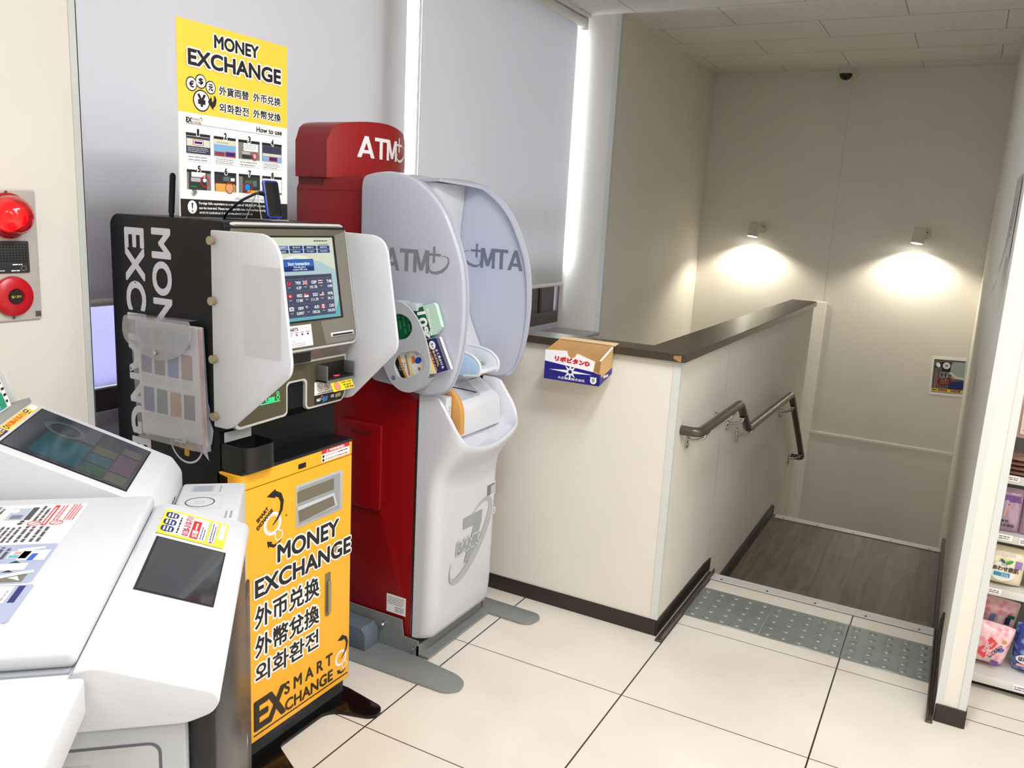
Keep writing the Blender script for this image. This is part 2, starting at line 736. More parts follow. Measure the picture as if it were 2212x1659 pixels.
FX = lambda x: frame((x, 0, 0), (0, 1, 0), (0, 0, 1))     # face looking along +x: u = y, v = z
FY = lambda y: frame((0, y, 0), (1, 0, 0), (0, 0, 1))     # face looking along -y: u = x, v = z

# ---------------------------------------------------------------- the setting
ZC = 2.79          # ceiling
XW = -2.07         # window wall face
YF = 7.18          # far wall of the stairwell
YH = 2.855         # front face of the half wall
XS = -0.845        # stair face of the half wall
XR = 0.115         # right wall of the stair

b = MB()
FL = tile_floor()
b.box(XW, 4.5, -3.2, YH, -0.05, 0.0, FL)
b.box(XS, XR, YH, 3.552, -0.05, 0.0, FL)
b.box(0.2, 4.5, YH, 3.95, -0.05, 0.0, FL)
b.rect(0.2, 4.5, 2.908, 2.9115, 0.0004, mat('grout_dark', (70, 60, 48), 0.7))
struct(b, 'floor')

b = MB()
b.box(-2.42, 4.6, -3.3, 7.3, ZC, ZC + 0.05, ceiling_mat())
struct(b, 'ceiling')

# window wall: pier beside the alarm, sill wall under the windows, pier beyond the windows
b = MB()
b.box(-2.42, XW, -3.2, 1.417, -0.05, ZC, WALL)
b.box(-2.42, XW, 1.417, 5.04, -1.3, 0.80, WALL)
b.box(-2.42, XW, 5.04, YF, -1.3, ZC, WALL)
struct(b, 'wall_window_side')
b = MB()
b.box(-2.072, XW + 0.003, 1.398, 1.42, 0.0, ZC, WALLTRIM)
b.box(-2.1, XW + 0.003, 1.417, 1.4195, 0.82, ZC, WALLTRIM)
struct(b, 'trim_1', label='pale grey corner strip at the window edge of the alarm wall')
b = MB()
b.box(-2.1, XW + 0.004, 5.036, 5.04, 0.80, ZC, WALLTRIM)
b.box(XW, XW + 0.004, 5.04, 5.075, 0.80, ZC, WALLTRIM)
struct(b, 'trim_2', label='pale grey corner strip at the far window reveal')
b = MB()
b.box(-2.42, XW + 0.012, 1.42, 5.036, 0.80, 0.822, mat('sill_grey', (150, 146, 142), 0.3), 0.003)
struct(b, 'windowsill', label='grey window sill running behind the machines')

# far wall, with its panel joints and the pale rail across its lower part
b = MB()
b.box(-2.42, 0.3, YF, YF + 0.1, -1.3, ZC, WALL)
T = FY(YF)
b.rect(-0.9885, -0.9855, -1.2, ZC, 0.001, SEAM, T=T)
struct(b, 'wall_far')
b = MB()
b.box(-1.06, XR, YF - 0.006, YF, -0.117, -0.098, mat('pale_rail', (238, 236, 230), 0.5))
struct(b, 'trim_3', label='thin white rail across the far stairwell wall')
b = MB()
b.box(-1.075, -0.965, YF - 0.012, YF, -1.3, 0.98, mat('pale_panel_strip', (240, 237, 228), 0.6))
struct(b, 'trim_4', label='pale vertical strip on the far wall past the half wall')

# right wall of the stair; its near end is the slim pier beside the shelf
b = MB()
b.box(XR, 0.2, 2.845, YF, -1.3, ZC, WALL)
b.rect(-6.6, -6.597, -1.2, ZC, 0.001, SEAM, T=frame((XR, 0, 0), (0, -1, 0), (0, 0, 1)))
struct(b, 'wall_right')
b = MB()
for x in (XR, 0.18):
    b.box(x - (0.002 if x == XR else 0), x + 0.02 + (0.002 if x > 0.15 else 0), 2.842, 2.845, 0.0, ZC, WALLTRIM)
struct(b, 'trim_5', label='pale grey corner guards on the slim pier')
b = MB()
b.box(XR - 0.001, 0.202, 2.836, 2.846, 0.0, 0.062, BASEB, 0.004)
b.box(0.199, 0.205, 2.84, 3.0, 0.0, 0.062, BASEB)
struct(b, 'baseboard_right')

# half wall: front piece and stair-side piece under one L-shaped cap
b = MB()
b.box(XW, XS, YH, 2.955, -1.3, 1.068, WALL)
T = FY(YH)
b.rect(-1.602, -1.599, 0.06, 1.068, 0.0008, SEAM, T=T)
struct(b, 'wall_front_half')
b = MB()
b.box(-0.972, XS, 2.955, 5.74, -1.3, 1.068, WALL)
T = frame((XS, 0, 0), (0, 1, 0), (0, 0, 1))
b.rect(3.552, 3.556, -0.15, 1.068, 0.0008, SEAM, T=T)
b.rect(4.90, 4.903, -0.15, 1.068, 0.0008, SEAM, T=T)
struct(b, 'wall_stair_half')
b = MB()
b.box(XS - 0.026, XS, YH - 0.002, YH, 0.06, 1.068, WALLTRIM)
b.box(XS, XS + 0.002, YH - 0.002, YH + 0.012, 0.06, 1.068, WALLTRIM)
struct(b, 'trim_6', label='pale grey corner guard on the half wall')
b = MB()
capp = [(XW, 2.828), (-0.822, 2.828), (-0.822, 5.70), (-0.836, 5.745), (-0.99, 5.745), (-0.99, 2.967), (XW, 2.967)]
b.prism(capp, 1.068, 1.097, CAP, 'z', 0.002, 1)
T = FY(2.828)
b.poly([(-0.866, 1.090), (-0.838, 1.092), (-0.838, 1.0715), (-0.846, 1.0705), (-0.866, 1.0805)], 0.0006, mat('chipped_chipboard', (176, 128, 72), 0.8, noise=0.3, nscale=120), T=T)
struct(b, 'trim_7', label='dark brown wooden cap on the half wall')
b = MB()
b.box(-2.05, XS + 0.004, YH - 0.006, YH, 0.0, 0.064, BASEB, 0.002)
b.rect(-0.935, -0.934, 0.0, 0.064, 0.0062, mat('joint_dark', (20, 16, 13), 0.6), T=FY(YH))
struct(b, 'baseboard_front')
b = MB()
b.prism([(YH - 0.006, 0.0), (3.60, 0.0), (3.60, 0.055), (3.50, 0.064), (YH - 0.006, 0.064)], XS, XS + 0.006, BASEB, 'x')
b.prism([(3.60, -0.175), (5.06, -0.175), (5.06, -0.115), (3.60, -0.115)], XS, XS + 0.018, BASEB, 'x')
struct(b, 'baseboard_stair_left')
b = MB()
b.prism([(2.86, 0.0), (3.56, 0.0), (3.56, 0.05), (3.33, 0.175), (3.30, 0.064), (2.86, 0.064)], XR - 0.007, XR, BASEB, 'x')
b.prism([(3.56, -0.175), (5.06, -0.175), (5.06, -0.105), (3.56, -0.105)], XR - 0.018, XR, BASEB, 'x')
struct(b, 'baseboard_stair_right')

# stair: the long landing step, then steps going down out of sight
b = MB()
WD = wood_floor()
b.box(XS, XR, 3.552, 5.06, -0.225, -0.175, WD)
for k in range(5):
    y0 = 5.06 + 0.27 * k
    b.box(XS, XR, y0, y0 + 0.27, -0.4 - 0.175 * k, -0.35 - 0.175 * k, WD)
    b.box(XS, XR, y0 - 0.012, y0, -0.36 - 0.175 * k, -0.2 - 0.175 * k, WALL)
b.box(-2.42, 0.2, 2.86, YF, -1.35, -1.3, WD)
b.box(XS, XR, 3.54, 3.552, -0.2, -0.05, WALL)
struct(b, 'floor_stair')

# the rest of the shop around the camera
b = MB()
b.box(-2.42, 4.6, -3.3, -3.2, -0.05, ZC, WALL)
struct(b, 'wall_behind')
b = MB()
b.box(4.5, 4.6, -3.2, 3.95, -0.05, ZC, WALL)
struct(b, 'wall_shop_side')
b = MB()
b.box(0.2, 4.6, 3.95, 4.05, -0.05, ZC, WALL)
struct(b, 'wall_behind_shelf')

# windows behind the blinds
GLASS = translucent('window_glass', (235, 242, 250), 0.5, 0.02, 0.93)
FROST = translucent('frosted_film', (224, 222, 242), 0.30, 0.3, 0.0)


def window(n, y0, y1, film):
    b = MB()
    for (a, c, d, e) in ((y0, y1, 0.86, 0.935), (y0, y1, 2.73, 2.79), (y0, y0 + 0.05, 0.86, 2.79), (y1 - (0.05 if film else 0.012), y1, 0.86, 2.79)):
        b.box(-2.42, -2.37, a, c, d, e, DARKALU, 0.003, 1)
    b.box(-2.415, -2.38, y0, y1, 1.50, 1.53, DARKALU)
    if not film:
        b.box(-2.42, -2.385, 4.80, 4.995, 0.86, 1.24, DARKALU, 0.004, 1)
        b.box(-2.42, -2.387, 4.40, 4.765, 0.86, 1.24, DARKALU, 0.004, 1)
        b.box(-2.42, -2.38, 4.765, 4.797, 0.86, 1.24, INK)
    b.box(-2.418, -2.362, y0, y1, 0.822, 0.858, mat('sill_rail_lavender', (190, 188, 206), 0.35))
    w = struct(b, 'window_%d' % n)
    g = MB()
    g.box(-2.394, -2.390, y0 + 0.04, y1 - 0.04, 0.93, 2.74, GLASS)
    struct(g, 'pane', w)
    if film:
        g = MB()
        g.box(-2.3895, -2.3885, y0 + 0.05, y1 - 0.05, 0.936, 1.50, FROST)
        struct(g, 'window_film', w)
    return w


window(1, 1.42, 3.06, True)
window(2, 3.06, 5.035, False)


# ---------------------------------------------------------------- roller blinds
BLIND = translucent('blind_cloth', (204, 204, 207), 0.045, 0.8)
BLINDM = mat('blind_bar', (232, 232, 230), 0.45)


def blind(y0, y1, zb, label, chain):
    t = thing('roller_blind', label, 'blind', (-2.31, (y0 + y1) / 2, ZC), 'roller blinds on the shop window')
    b = MB()
    b.cyl((-2.31, y0, 2.745), (-2.31, y1, 2.745), 0.028, mat('blind_roll', (236, 236, 234), 0.6), n=18)
    b.build('roller', t)
    b = MB()
    b.box(-2.35, -2.262, y0 - 0.02, y1 + 0.02, 2.772, 2.79, BLINDM, 0.002)
    b.box(-2.345, -2.275, y1 + 0.002, y1 + 0.008, 2.70, 2.79, BLINDM)
    b.box(-2.345, -2.275, y0 - 0.008, y0 - 0.002, 2.70, 2.79, BLINDM)
    b.build('bracket', t)
    b = MB()
    n = 14
    V, F = [], []
    for i in range(n + 1):
        y = y0 + 0.012 + (y1 - y0 - 0.024) * i / n
        for k, z in enumerate((2.745, 2.3, 1.8, zb + 0.01)):
            x = -2.336 + 0.0015 * math.sin(i * 1.3 + k)
            V.append((x, y, z))
    for i in range(n):
        for k in range(3):
            F.append((i * 4 + k, i * 4 + k + 1, i * 4 + k + 5, i * 4 + k + 4))
    b.add(V, F, BLIND)
    b.build('cloth', t)
    b = MB()
    b.cyl((-2.336, y0 + 0.006, zb), (-2.336, y1 - 0.006, zb), 0.012, BLINDM, n=12)
    for y in (y0 + 0.004, y1 - 0.004):
        b.cyl((-2.336, y - 0.003, zb), (-2.336, y + 0.003, zb), 0.0135, BLINDM, n=12)
    b.build('bottom_bar', t)
    if chain:
        b = MB()
        b.tube([(-2.30, chain, 2.74), (-2.30, chain, 1.3)], 0.003, BLINDM, 6)
        b.tube([(-2.325, chain, 2.74), (-2.325, chain, 1.3)], 0.003, BLINDM, 6)
        b.build('pull_chain', t)
    return t


blind(1.44, 3.207, 1.215, 'grey roller blind behind the money exchange poster and black kiosk', None)
blind(3.273, 5.0, 1.118, 'grey roller blind between the window gap and the stairwell, behind the red machine', 3.262)

# house across the street, seen bright through the gap between the blinds
b = MB()
PALE = mat('facade_pale', (226, 232, 238), 0.7, noise=0.05, nscale=2)
b.box(-9.6, -9.0, 2.0, 22.0, -3.0, 9.0, PALE)
t = thing('building', 'pale building across the street, seen in the gap between the blinds', 'building', (-9.0, 12, -3))
b.build('facade', t)
for z in (0.7, 2.15, 3.6, 5.05, 6.5):
    b = MB()
    b.box(-9.0, -8.9, 2.0, 22.0, z, z + 0.16, mat('facade_ledge', (176, 202, 226), 0.6))
    b.build('ledge', t)
b = MB()
for z in (1.05, 2.5, 3.95):
    for y in (7.5, 10.5, 13.5, 16.5):
        b = MB()
        b.box(-9.0, -8.97, y, y + 1.7, z, z + 0.85, mat('facade_window', (168, 196, 224), 0.2))
        b.build('window', t)

# ---------------------------------------------------------------- floor fittings at the stair head
def tactile(x0, label):
    t = MB()
    m = mat('tactile_steel', (140, 147, 144), 0.34, 0.35, noise=0.12, nscale=6)
    t.box(x0 + 0.001, x0 + 0.299, 3.087, 3.387, 0.0, 0.004, m, 0.0015, 1)
    for i in range(5):
        for j in range(5):
            cx, cy = x0 + 0.03 + 0.06 * i, 3.117 + 0.06 * j
            V = frame((cx, cy, 0.004), (1, 0, 0), (0, 1, 0))
            t.lathe([(0.0155, 0), (0.0145, 0.0015), (0.012, 0.0034), (0.008, 0.0044), (0.0, 0.0046)], m, 14, T=V)
    o = t.build('tactile_paving_tile', origin=(x0 + 0.15, 3.237, 0))
    tag(o, label, 'floor tile', 'tactile tiles before the stairs')


tactile(-0.808, 'studded grey metal floor tile nearest the half wall')
tactile(-0.508, 'studded grey metal floor tile in the middle of the row of three')
tactile(-0.208, 'studded shiny metal floor tile nearest the slim pier')


def nosing(y0, y1, z, label):
    t = MB()
    x0, x1 = XS + 0.035, XR - 0.008
    n = 6
    w = (y1 - y0) / n
    t.box(x0, x1, y0, y1, z, z + 0.003, mat('nosing_groove', (96, 94, 90), 0.5))
    t.box(x0, x1, y1 - 0.003, y1, z - 0.03, z + 0.003, ALU)
    for k in range(n):
        t.box(x0, x1, y0 + w * k + 0.0015, y0 + w * (k + 1) - 0.003, z + 0.003, z + 0.0055, ALU)
    for k in range(5):
        x = x0 + 0.05 + k * 0.2
        t.cyl((x, y0 + w * 1.5, z + 0.005), (x, y0 + w * 1.5, z + 0.0065), 0.005, mat('screw_dark', (40, 38, 36), 0.5), n=10)
    o = t.build('stair_nosing', origin=((x0 + x1) / 2, y0, z))
    tag(o, label, 'stair edge', 'aluminium stair edges')


nosing(3.487, 3.557, 0.0, 'ribbed aluminium edge strip between cream floor and dark step')
nosing(5.0, 5.065, -0.175, 'aluminium edge strip at the far side of the dark wooden step')


def floor_angle(x0, x1, y0, y1, label):
    t = MB()
    m = mat('dark_floor_angle', (86, 74, 66), 0.4, 0.3, noise=0.25, nscale=25)
    t.box(x0, x1, y0, y1, 0.0, 0.008, m, 0.002, 1)
    xm = x0 if x0 < -0.3 else x1
    t.box(min(x0, x1) if xm == x1 and False else (x1 - 0.006 if x0 < -0.3 else x0), (x1 if x0 < -0.3 else x0 + 0.006), y0, y1, 0.008, 0.026, m, 0.002, 1)
    o = t.build('edge_channel', origin=((x0 + x1) / 2, y0, 0))
    tag(o, label, 'floor edging', 'dark edge channels at the stair head')


floor_angle(-0.833, -0.806, 2.812, 3.56, 'dark metal edge channel along the half wall foot')
floor_angle(0.092, 0.113, 2.812, 3.56, 'dark metal edge channel beside the slim pier')

# ---------------------------------------------------------------- handrail
t = thing('handrail', 'dark brown bent handrail on steel brackets along the stair wall', 'handrail', (-0.78, 2.95, 0.79))
RAILM = mat('handrail_brown', (72, 60, 52), 0.28, noise=0.08, nscale=10, spec=0.6)
b = MB()
xr = -0.775
b.tube([(-0.842, 2.93, 0.80), (xr, 2.93, 0.80), (xr, 3.56, 0.80), (xr, 3.77, 0.645), (xr, 4.86, 0.625), (xr, 5.56, 0.08), (-0.842, 5.56, 0.08)], 0.0185, RAILM, 16, rb=0.03)
b.build('rail', t, smooth=50)
for (y, z) in ((3.02, 0.80), (3.42, 0.80), (3.64, 0.742), (3.86, 0.643), (4.95, 0.555), (5.48, 0.142)):
    b = MB()
    b.box(-0.845, -0.839, y - 0.014, y + 0.014, z - 0.09, z - 0.025, STEEL, 0.002)
    b.tube([(-0.84, y, z - 0.055), (-0.805, y, z - 0.052), (xr, y, z - 0.036), (xr, y, z - 0.018)], 0.0065, STEEL, 8, rb=0.012)
    b.box(xr - 0.012, xr + 0.012, y - 0.025, y + 0.025, z - 0.021, z - 0.016, STEEL)
    b.cyl((-0.84, y, z - 0.035), (-0.833, y, z - 0.035), 0.005, STEEL, n=8)
    b.cyl((-0.84, y, z - 0.075), (-0.833, y, z - 0.075), 0.005, STEEL, n=8)
    b.build('bracket', t)

# ---------------------------------------------------------------- stairwell lamps, dome camera, notices
LAMPW = mat('lamp_white', (196, 190, 178), 0.5)
LENS = mat('lamp_lens', (255, 250, 235), 0.3, emit=40.0)
for (x, z, lab) in ((-1.575, 1.555, 'small white wall spotlight over the half wall cap, nearer the window'), (-0.345, 1.575, 'small white wall spotlight above the notice, nearer the slim pier')):
    t = thing('wall_spotlight', lab, 'lamp', (x, YF, z), 'spotlights on the far stairwell wall')
    b = MB()
    b.cyl((x + 0.03, YF, z), (x + 0.03, YF - 0.02, z), 0.045, LAMPW, n=24)
    b.cyl((x + 0.045, YF - 0.02, z + 0.01), (x + 0.045, YF - 0.022, z + 0.01), 0.005, INK, n=8)
    b.build('wall_plate', t)
    b = MB()
    b.cyl((x + 0.03, YF - 0.02, z), (x, YF - 0.125, z - 0.01), 0.014, LAMPW, n=12)
    b.build('arm', t)
    b = MB()
    a = Vector((x, YF - 0.135, z + 0.04))
    c = Vector((x - 0.012, YF - 0.145, z - 0.075))
    d = (c - a).normalized()
    b.cyl(a, c, 0.042, LAMPW, 0.044, n=24)
    b.build('lamp_head', t)
    b = MB()
    b.cyl(c - d * 0.002, c + d * 0.004, 0.043, LENS, 0.034, n=24)
    b.build('lens', t)
    spot('stairwell_spot', c + d * 0.012, (c.x, c.y + 0.015, c.z - 1.0), 24, math.radians(140), 0.45, (1.0, 0.92, 0.76))

t = thing('dome_camera', 'small dark dome security camera under the ceiling, far stairwell wall', 'camera', (-1.02, 7.06, ZC))
b = MB()
V = frame((-1.02, 7.06, ZC), (1, 0, 0), (0, -1, 0))
b.lathe([(0.0, 0.0), (0.06, 0.0), (0.06, 0.012), (0.056, 0.045), (0.05, 0.05), (0.0, 0.05)], mat('camera_white', (205, 202, 194), 0.5), 28, T=V)
b.build('housing', t)
b = MB()
b.lathe([(0.046, 0.045), (0.047, 0.056), (0.043, 0.071), (0.033, 0.085), (0.018, 0.093), (0.0, 0.095)], mat('camera_dome', (22, 19, 14), 0.08), 28, T=V)
b.build('dome', t)

# notice on the far wall
T = frame((-0.009, YF - 0.001, 0.50), Vector((1, 0, 0.045)), Vector((-0.045, 0, 1)))
b = MB(T)
W, H = 0.118, 0.15
b.box(-W, W, -H, H, -0.0005, 0.0015, PAPER)
b.rect(-W + 0.014, W - 0.004, -0.122, 0.122, 0.002, mat('notice_photo_grey', (92, 92, 90), 0.5))
b.rect(-W + 0.014, W - 0.004, 0.122, 0.128, 0.0022, mat('notice_maroon', (70, 12, 18), 0.5))
b.poly([(0.005, 0.05), (0.03, 0.115), (W - 0.004, 0.115), (W - 0.004, -0.005), (0.05, -0.002)], 0.0022, mat('notice_sage', (150, 166, 160), 0.5))
b.poly([(0.012, -0.1), (0.012, -0.03), (0.04, -0.04), (W - 0.004, -0.028), (W - 0.004, -0.1)], 0.0023, mat('notice_blue', (16, 34, 100), 0.5))
b.poly(ell(0.05, 0.0, 0.026, 0.018, 18), 0.0026, mat('notice_skin', (190, 150, 130), 0.5))
b.stroke([(0.008, 0.032), (0.03, 0.02), (0.06, -0.005), (W - 0.004, -0.012)], 0.016, 0.0027, mat('notice_cuff', (205, 214, 208), 0.5))
b.poly([(-0.1, 0.06), (-0.08, 0.1), (-0.04, 0.112), (-0.045, 0.07)], 0.0024, mat('notice_dark', (30, 30, 32), 0.5))
b.poly(ell(-0.072, 0.085, 0.014, 0.02, 16, rot=25), 0.0026, PAPER)
b.rect(-0.045, 0.016, 0.035, 0.112, 0.0028, INK)
b.poly(ell(-0.015, 0.083, 0.026, n=26), 0.003, PAPER)
b.poly(ell(-0.015, 0.083, 0.009, n=20), 0.0034, INK)
b.poly(ell(-0.015, 0.083, 0.0035, n=14), 0.0037, PAPER)
b.ring(-0.015, 0.083, 0.016, 0.018, 0.0034, REDINK)
b.poly(ell(-0.02, -0.04, 0.048, 0.036, 18, rot=20), 0.0026, mat('notice_blood', (120, 20, 20), 0.5))
b.text('防犯', -0.05, 0.0, -0.012, 0.03, 0.003, INK, 0.08, PAPER, 0.05)
b.text('カメラ', -0.045, 0.005, -0.06, -0.022, 0.003, INK, 0.08, mat('notice_pink', (224, 150, 140), 0.5), 0.05)
for k in range(5):
    v = 0.03 - 0.027 * k
    b.rect(-0.086, -0.074, v - 0.02, v, 0.0028, mat('notice_pink', (224, 150, 140), 0.5))
    b.rect(-0.084, -0.076, v - 0.017, v - 0.003, 0.003, mat('notice_red_dark', (150, 30, 30), 0.5))
b.rect(-W + 0.014, W - 0.004, -0.122, -0.1, 0.0029, mat('notice_yellow', (226, 214, 20), 0.5))
b.rect(-0.056, 0.008, -0.119, -0.103, 0.0032, mat('notice_brick', (150, 30, 20), 0.5))
b.rect(0.03, 0.1, -0.119, -0.103, 0.0032, mat('notice_brick', (150, 30, 20), 0.5))
b.lines(-0.098, -0.062, -0.116, -0.106, 1, 0.0032, INK, 0.8, 3)
b.lines(-0.052, 0.004, -0.114, -0.108, 1, 0.0034, mat('notice_pink', (224, 150, 140), 0.5), 0.6, 4)
b.lines(0.034, 0.096, -0.114, -0.108, 1, 0.0034, mat('notice_pink', (224, 150, 140), 0.5), 0.6, 5)
b.rect(-W + 0.014, W - 0.004, -0.13, -0.126, 0.0022, INK)
tag(b.build('notice', origin=(-0.009, YF, 0.50)), 'colourful paper notice with yellow and red foot band on the far stair wall', 'notice')

# clear sleeve curling off the right wall, and a grey tape mark below it
b = MB()
pts = []
V, F = [], []
for i in range(9):
    tt = i / 8
    y = 3.05 + 0.38 * tt
    for k in range(7):
        s_ = k / 6
        z = 1.76 - 0.32 * s_ - 0.06 * (1 - tt) * s_ 
        curl = 0.004 + 0.02 * (1 - tt) ** 2 * (s_ ** 2) + 0.012 * s_ ** 3
        V.append((XR - curl, y, z))
for i in range(8):
    for k in range(6):
        F.append((i * 7 + k, i * 7 + k + 1, i * 7 + k + 8, i * 7 + k + 7))
SLEEVE = translucent('clear_sleeve', (226, 226, 222), 0.3, 0.06, 0.45)
b.add(V, F, SLEEVE)
t = thing('document_sleeve', 'clear plastic sleeve with a paper curling off the right stair wall', 'sleeve', (XR, 3.24, 1.6))
b.build('sleeve_film', t)
b = MB(frame((XR - 0.0025, 0, 0), (0, -1, 0), (0, 0, 1)))
b.rect(-3.42, -3.08, 1.50, 1.755, 0.0, PAPER)
b.lines(-3.40, -3.2, 1.56, 1.70, 6, 0.0004, MGREY, 0.4, 8)
b.build('paper_sheet', t)
b = MB(frame((XR, 0, 0), (0, -1, 0), (0, 0, 1)))
b.rect(-4.80, -4.52, 0.79, 0.93, 0.0008, mat('tape_mark', (196, 192, 184), 0.5))
b.rect(-4.78, -4.54, 0.845, 0.87, 0.0011, mat('tape_mark_dark', (170, 168, 164), 0.5))
tag(b.build('wall_sticker', origin=(XR, 4.66, 0.86)), 'faded grey sticker low on the right stair wall beside the notice', 'sticker')

# ---------------------------------------------------------------- alarm panel
t = thing('alarm_panel', 'wall plate with red alarm lamp, speaker grille and red push button', 'alarm', (XW, 1.2, 1.385))
T = FX(XW)
b = MB(T)
b.prism(rrect(1.125, 1.282, 1.224, 1.547, 0.006), 0.0, 0.007, mat('alarm_plate', (205, 198, 192), 0.4, 0.3), 'z', 0.0015)
for v in (1.538, 1.233):
    b.cyl((1.2085, v, 0.007), (1.2085, v, 0.0095), 0.0045, STEEL, n=12)
    b.rect(1.2055, 1.2115, v - 0.0008, v + 0.0008, 0.0097, INK)
    b.rect(1.2077, 1.2093, v - 0.003, v + 0.003, 0.0097, INK)
b.rect(1.2645, 1.279, 1.2305, 1.2445, 0.0075, mat('alarm_tag', (96, 76, 74), 0.4))
b.build('back_plate', t)
b = MB(frame((XW + 0.007, 1.2085, 1.482), (0, 1, 0), (0, 0, 1)))
R1 = mat('alarm_lamp_red', (196, 8, 20), 0.14, trans=0.25, coat=0.6)
b.lathe([(0.0, 0), (0.055, 0.0), (0.055, 0.008), (0.05, 0.012), (0.049, 0.026), (0.044, 0.044), (0.033, 0.058), (0.018, 0.066), (0.0, 0.068)], R1, 36)
b.build('lamp_dome', t)
b = MB(frame((XW + 0.007, 1.2085, 1.482), (0, 1, 0), (0, 0, 1)))
b.lathe([(0.0, 0.002), (0.022, 0.002), (0.022, 0.03), (0.014, 0.042), (0.0, 0.044)], mat('alarm_lamp_core', (255, 30, 20), 0.4, emit=3.0), 20)
b.build('lamp_bulb', t)
b = MB(T)
b.prism(rrect(1.152, 1.2555, 1.343, 1.421, 0.003), 0.007, 0.011, mat('speaker_black', (44, 45, 47), 0.5), 'z', 0.001)
for i in range(12):
    for j in range(7):
        b.rect(1.158 + i * 0.0079, 1.1625 + i * 0.0079, 1.371 + j * 0.0066, 1.3742 + j * 0.0066, 0.0113, mat('grille_hole', (6, 6, 7), 0.8))
b.ring(1.2395, 1.3545, 0.0055, 0.0066, 0.0114, MGREY, 20)
b.lines(1.212, 1.246, 1.3615, 1.366, 1, 0.0114, WHITEINK, 0.6, 2)
b.lines(1.208, 1.234, 1.3465, 1.351, 1, 0.0114, WHITEINK, 0.6, 5)
b.lines(1.16, 1.202, 1.3475, 1.351, 1, 0.0114, WHITEINK, 0.6, 6)
b.build('speaker_grille', t)
b = MB(frame((XW + 0.007, 1.2085, 1.286), (0, 1, 0), (0, 0, 1)))
RB = mat('alarm_button_red', (188, 16, 28), 0.3)
b.lathe([(0.0, 0), (0.049, 0.0), (0.05, 0.004), (0.047, 0.012), (0.036, 0.018), (0.0205, 0.019), (0.0195, 0.016), (0.0, 0.016)], RB, 40)
bt = b.build('push_button', t)
b = MB(frame((XW + 0.007, 1.2085, 1.286), (0, 1, 0), (0, 0, 1)))
b.lathe([(0.0, 0.0165), (0.0185, 0.0165), (0.0175, 0.0182), (0.0, 0.0182)], mat('button_black', (26, 24, 24), 0.4), 30)
b.text('強く押す', -0.0125, 0.0125, -0.0035, 0.0035, 0.0186, mat('button_gold', (208, 190, 60), 0.5), 0.04)
b.build('button_cap', bt)

# ---------------------------------------------------------------- money exchange kiosk
ME = thing('money_exchange_kiosk', 'yellow and black money exchange kiosk with touch screen and white side wings', 'kiosk', (-1.8, 1.69, 0))
b = MB()
prof = [(-2.03, 0.07), (-1.60, 0.07), (-1.60, 0.845), (-1.632, 0.85), (-1.632, 0.955), (-1.60, 0.985), (-1.60, 1.487), (-1.615, 1.497), (-2.01, 1.497), (-2.03, 1.478)]
b.prism(rpoly(prof, [0.003, 0.003, 0.003, 0.003, 0.003, 0.003, 0.006, 0.006, 0.022, 0.022]), 1.462, 1.912, BLACK, 'y', 0.006, 3)
T = frame((0, 1.462, 0), (0, 0, -1), (1, 0, 0))
b.text('EXCHANGE', -1.464, -0.838, -1.972, -1.893, 0.0006, mat('side_lettering', (206, 210, 222), 0.5), 0.09, T=T)
b.text('MONEY', -1.468, -1.076, -1.866, -1.791, 0.0006, mat('side_lettering', (206, 210, 222), 0.5), 0.09, T=T)
T = FY(1.462)
SL = mat('side_lettering', (206, 210, 222), 0.5)
GOLD = mat('yen_gold', (224, 160, 46), 0.5)
b.ring(-1.752, 0.918, 0.060, 0.0655, 0.0006, SL, 40, T=T)
b.ring(-1.70, 1.01, 0.0345, 0.0385, 0.0006, SL, 32, T=T)
b.text('¥', -1.787, -1.717, 0.873, 0.963, 0.0006, GOLD, 0.1, T=T)
b.text('元', -1.722, -1.684, 0.99, 1.03, 0.0006, GOLD, 0.08, T=T)
b.stroke([(-1.668, 0.985), (-1.66, 0.96), (-1.668, 0.93), (-1.69, 0.905)], lambda t: 0.012 + 0.03 * t * (1 - 0.5 * t), 0.0007, SL, T=T)
b.poly([(-1.722, 0.91), (-1.69, 0.955), (-1.668, 0.875), (-1.69, 0.892)], 0.0009, SL, T=T)
b.build('body', ME)
b = MB()
b.box(-2.0, -1.575, 1.475, 1.90, 0.012, 0.075, mat('plinth_grey', (52, 54, 56), 0.5))
b.rect(1.63, 1.68, 0.014, 0.072, 0.0005, mat('plinth_plate', (70, 72, 74), 0.3, 0.5), T=FX(-1.575))
b.build('plinth', ME)
b = MB()
foot = [(-2.0, 1.43), (-1.60, 1.43), (-1.38, 1.40), (-1.37, 1.50), (-1.545, 1.585), (-1.545, 1.775), (-1.52, 1.805), (-1.42, 1.835), (-1.40, 1.86), (-1.415, 1.90), (-1.57, 1.925), (-2.0, 1.93)]
b.prism(rpoly(foot, [0.01, 0.02, 0.03, 0.03, 0.02, 0.02, 0.02, 0.02, 0.03, 0.03, 0.01, 0.01], 5), 0.0, 0.012, mat('foot_black', (12, 12, 13), 0.12, spec=0.4), 'z', 0.002)
b.build('base_plate', ME)
b = MB()
b.prism([(-1.636, 1.47), (-1.56, 1.47), (-1.556, 1.49), (-1.556, 1.905), (-1.56, 1.912), (-1.636, 1.912)], 0.852, 0.862, mat('ledge_black', (16, 17, 19), 0.3), 'z', 0.002)
b.build('counter_ledge', ME)

